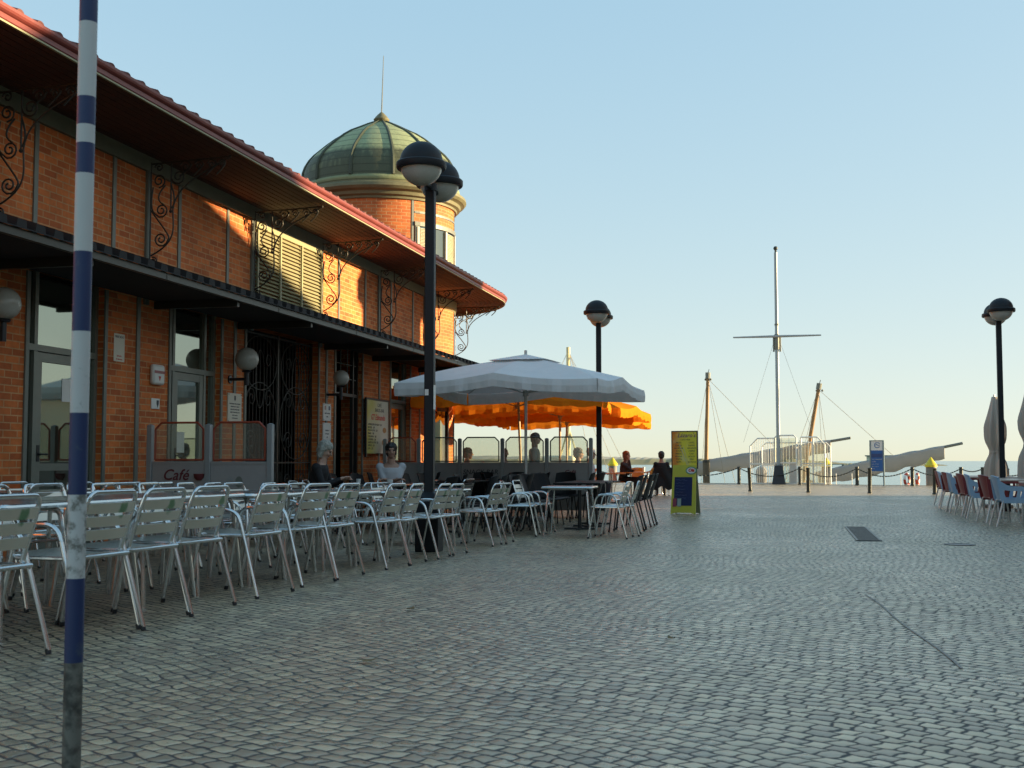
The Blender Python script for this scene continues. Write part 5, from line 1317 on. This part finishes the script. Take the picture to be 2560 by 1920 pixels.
def person(lab, x, y, rz, sit, top, bottom, hair, hairlen, skin=None, hands=None, lean=0, turn=0, sleeves='short', scale=1, zoff=0, hat=None, neck='round', nod=0):
    skin = skin or skin_m
    t = thing('person', lab, 'person', (x, y, gz(y) + zoff), R(rz)); t.scale = (scale,) * 3
    pz = .52 if sit else .93
    V = Vector
    up = lambda h, f=0: V((lean * h + f, 0, pz + h))
    sh_z = .44
    H = up(.69, .035); T = Matrix.Rotation(turn, 3, 'Z') @ Matrix.Rotation(nod, 3, 'Y')
    J = {}
    for s, n in ((1, 'l'), (-1, 'r')):
        J[n + 'sh'] = up(sh_z, -.01) + V((0, s * .175, 0))
        hp = (hands or {}).get(n, V((.30, s * .14, .22)) if sit else V((.05, s * .25, -.12)))
        w = V((0, 0, pz)) + V(hp); sh = J[n + 'sh']
        L = .28; d = w - sh
        if d.length > 2 * L * .98: w = sh + d.normalized() * 2 * L * .98
        d = w - sh; off = math.sqrt(max(0, L * L - (d.length / 2) ** 2))
        perp = V((-.35, s * .45, -.9)); perp = (perp - d.normalized() * perp.dot(d.normalized())).normalized()
        J[n + 'el'] = (sh + w) / 2 + perp * off; J[n + 'wr'] = w
        J[n + 'hip'] = V((0, s * .092, pz - .01))
        if sit: J[n + 'kn'] = V((.43, s * .12, pz - .0)); J[n + 'an'] = V((.40, s * .12, .085)); J[n + 'to'] = V((.55, s * .14, .035))
        else: J[n + 'kn'] = V((.03 + s * .05, s * .095, .50)); J[n + 'an'] = V((-.02 + s * .08, s * .10, .085)); J[n + 'to'] = V((.14 + s * .08, s * .12, .035))
    tor = [(-.09, .10, .15), (-.03, .125, .168), (.06, .118, .160), (.17, .102, .138), (.27, .108, .148), (.36, .115, .168), (.43, .098, .170), (.48, .07, .12), (.515, .05, .065)]
    def torso(g, top_=9): return [(up(h), rx + g, ry + g) for h, rx, ry in tor[:top_]]
    B = Blob(); B.loft(torso(0))
    B.cap(up(.45), up(.60, .02), .078, .052)
    # head: skull, face, jaw, nose, ears, brow
    h_ = lambda v: H + T @ V(v)
    B.ell(h_((-.012, 0, .035)), (.098, .078, .088), T); B.ell(h_((.022, 0, -.02)), (.072, .063, .085), T); B.ell(h_((.045, 0, -.075)), (.042, .042, .036), T)
    B.cap(h_((.088, 0, .018)), h_((.112, 0, -.022)), .010, .014); B.ell(h_((.08, 0, .035)), (.018, .05, .012), T)
    for s in (1, -1): B.ell(h_((-.012, s * .080, -.005)), (.020, .010, .032), T); B.ell(h_((.062, s * .038, -.025)), (.022, .020, .020), T)
    for s, n in ((1, 'l'), (-1, 'r')):
        sh, el, w = J[n + 'sh'], J[n + 'el'], J[n + 'wr']
        B.ell(sh, (.062, .06, .062)); B.cap(sh, el, .052, .038); B.cap(el, w, .039, .026)
        B.cap(J[n + 'hip'], J[n + 'kn'], .085, .056); B.cap(J[n + 'kn'], J[n + 'an'], .054, .036); B.cap(J[n + 'an'], J[n + 'to'], .036, .028)
        f = (w - el).normalized(); sd = f.cross(V((0, 0, 1)))
        sd = sd.normalized() if sd.length > .1 else V((0, 1, 0)); dn = f.cross(sd).normalized()
        if dn.z > 0: dn = -dn
        B.cap(w, w + f * .03, .026, .024)
        for o_ in (-.024, -.008, .008, .024): B.cap(w + f * .02 + sd * o_ * .7, w + f * .085 + sd * o_, .015, .013)
        for o_, ln in zip((-.027, -.009, .009, .027), (.062, .074, .069, .052)):
            a = w + f * .088 + sd * o_; b_ = a + f * ln * .5 + dn * .008; c = b_ + f * ln * .38 + dn * .026
            B.cap(a, b_, .0088, .008); B.cap(b_, c, .008, .007)
        ts = -1 if sd.y * s > 0 else 1
        a = w + f * .03 + sd * ts * .024; b_ = a + f * .035 + sd * ts * .024 + dn * .008; B.cap(a, b_, .012, .0095); B.cap(b_, b_ + f * .028 + sd * ts * .004 + dn * .006, .0095, .008)
    B.build('body', skin, t, .0075, 3)
    for s in (1, -1):
        MB().ball(h_((.083, s * .031, .012)), .011, 10).build('eye', eye_m, t)
    MB().tube([h_((.082, -.022, -.058)), h_((.092, 0, -.056)), h_((.082, .022, -.058))], .006, 6).build('mouth', lips, t)
    # clothes follow the body a little way off the skin
    S = Blob(); S.loft(torso(.014, 8 if neck != 'v' else 7))
    for n in 'lr':
        sh, el, w = J[n + 'sh'], J[n + 'el'], J[n + 'wr']
        S.ell(sh, (.074, .072, .072)); e = sh.lerp(el, .7) if sleeves == 'short' else el
        S.cap(sh, e, .064, .058 if sleeves == 'short' else .05)
        if sleeves == 'long': S.cap(el, el.lerp(w, .92), .05, .036)
        if neck == 'v': S.cap(sh + V((.03, 0, .03)), up(.30, .10), .03, .02)
    S.build('shirt', top, t, .012, 5)
    S = Blob(); S.loft([(up(h), rx + .010, ry + .010) for h, rx, ry in tor[:3]])
    for n in 'lr': S.cap(J[n + 'hip'], J[n + 'kn'], .098, .07); S.cap(J[n + 'kn'], J[n + 'an'], .068, .058)
    S.build('trousers', bottom, t, .014, 4)
    for n in 'lr': Blob().cap(J[n + 'an'] + V((-.02, 0, -.045)), J[n + 'to'], .044, .04).build('shoe', M['black'], t, .012, 2)
    if hair:
        S = Blob(); S.ell(h_((-.022, 0, .055)), (.112, .097, .095), T); S.ell(h_((-.058, 0, -.005)), (.07, .094, .09), T)
        if hairlen > 0:
            for s in (-1, 0, 1): S.cap(h_((-.05 + .02 * abs(s), s * .066, .02)), h_((-.06 + .035 * abs(s), s * .078, -.06 - hairlen)), .05, .04)
        o = S.build('hair', hair, t, .009, 2)
        tx = bpy.data.textures.get('hair_wave') or bpy.data.textures.new('hair_wave', 'CLOUDS'); tx.noise_scale = .03
        d = o.modifiers.new('locks', 'DISPLACE'); d.texture = tx; d.strength = .03
    if hat:
        MB().lathe([(.108, 0), (.11, .03), (.095, .085), (.05, .112), (1e-5, .118)], 20, tuple(h_((-.012, 0, .045)))).prism([(.06, -.07), (.17, -.05), (.185, 0), (.17, .05), (.06, .07)], lambda u, v, q: tuple(h_((u, v, .048 + q - u * .1))), .008).build('cap', hat, t)
    return t
mt = lambda n, c, r=.8: mk(n, c, r, var=.12)
blk, dk = mt('black_cloth', (.012, .012, .014)), mt('dark_cloth', (.035, .035, .045))
wht, crm, grn = mt('white_cloth', (.50, .49, .50)), mt('beige_cloth', (.48, .42, .32)), mt('grey_green_cloth', (.20, .22, .20))
hw, hb, hbr, hr, hg = mt('white_hair', (.36, .35, .30), .7), mt('black_hair', (.018, .014, .012), .5), mt('brown_hair', (.07, .04, .025), .5), mt('auburn_hair', (.20, .06, .025), .5), mt('grey_hair', (.22, .2, .18), .6)
def seat_for(kind, x, y, rz, lab):
    S, g, c = {'b': (BC, GB, 'black'), 'a': (AL, G1, 'aluminium'), 'o': (OC, 'orange chairs on the far terrace', 'orange')}[kind]
    S.put((x, y, gz(y)), R(rz), lab, g)
person('white haired person in black sitting before the gate with bowed head', -6.62, 16.25, 5, True, blk, dk, hw, .03, skin_p, lean=.14, nod=.45, sleeves='long', hands={'l': Vector((.38, .1, .26)), 'r': Vector((.38, -.06, .28))})
seat_for('a', -6.70, 16.25, 5, 'aluminium armchair under the white haired person')
person('woman with dark curly hair and white top facing the camera', -6.2, 18.35, -68, True, wht, dk, hb, .0, skin_m, neck='v', hands={'l': Vector((.30, -.10, .24)), 'r': Vector((.30, .08, .24))})
seat_for('a', -6.23, 18.43, -68, 'aluminium armchair under the woman in the white top')
person('person with brown bob seen through the glass near the tower', -6.9, 25.6, 20, True, crm, dk, hbr, .0, skin_m, turn=.2, sleeves='long', hands={'l': Vector((.28, .05, .42)), 'r': Vector((.3, -.1, .25))})
seat_for('o', -6.98, 25.6, 20, 'orange chair under the brown haired person behind the glass')
person('bald person in pale shirt seen from behind through the glass', -6.0, 25.4, 95, True, crm, dk, None, 0, skin_p)
seat_for('o', -6.0, 25.3, 95, 'orange chair under the bald person behind the glass')
person('grey haired person half hidden by a windbreak post', -5.75, 27.3, 150, True, wht, dk, hg, .0, skin_p)
seat_for('o', -5.7, 27.3, 150, 'orange chair under the grey haired person by the post')
person('standing woman with brown bob in profile behind the glass', -5.08, 24.2, 15, False, grn, dk, hbr, .16, skin_m, turn=-.2, sleeves='short', scale=.93)
person('man with short hair and beige shirt right of the standing woman', -4.55, 26.3, 30, True, crm, dk, hg, .0, skin_m)
seat_for('o', -4.62, 26.25, 30, 'orange chair under the man in the beige shirt')
person('person in a white cap beside the man in beige', -4.55, 28.0, 10, True, wht, dk, None, 0, skin_p, hat=M['white'])
seat_for('o', -4.63, 28.0, 10, 'orange chair under the person in the white cap')
person('woman with long auburn hair and dark top resting chin on hand', -4.75, 35.3, -8, True, dk, blk, hr, .2, skin_p, lean=.12, turn=-.15, sleeves='long', hands={'r': Vector((.20, -.03, .56)), 'l': Vector((.32, .1, .27))})
seat_for('o', -4.85, 35.3, -8, 'orange chair under the auburn haired woman')
person('man with short black hair and black shirt seen from behind', -3.75, 36.6, 100, True, blk, dk, hb, .0, skin_m)
ch_ = shell_chair('dark_chair', 'chair', blkp, M['alu']); ch_.location = (-3.73, 36.5, gz(36)); ch_.rotation_euler = (0, 0, R(100)); ch_['label'] = 'dark backed chair under the man in black'
jk = MB().slab(lambda u, v: (-.27 - .05 * sin(pi * u) + .02 * sin(9 * u + 5 * v), -.30 + .6 * u + .03 * sin(7 * v), .86 - .62 * v - .06 * sin(3 * pi * u) * v), 16, 10, .03)
o = jk.build('jacket', blk, loc=(-3.73, 36.5, gz(36)), ang=80); o.rotation_euler = (0, 0, R(100)); tag(o, 'black jacket draped over the chair back of the man in black', 'jacket')
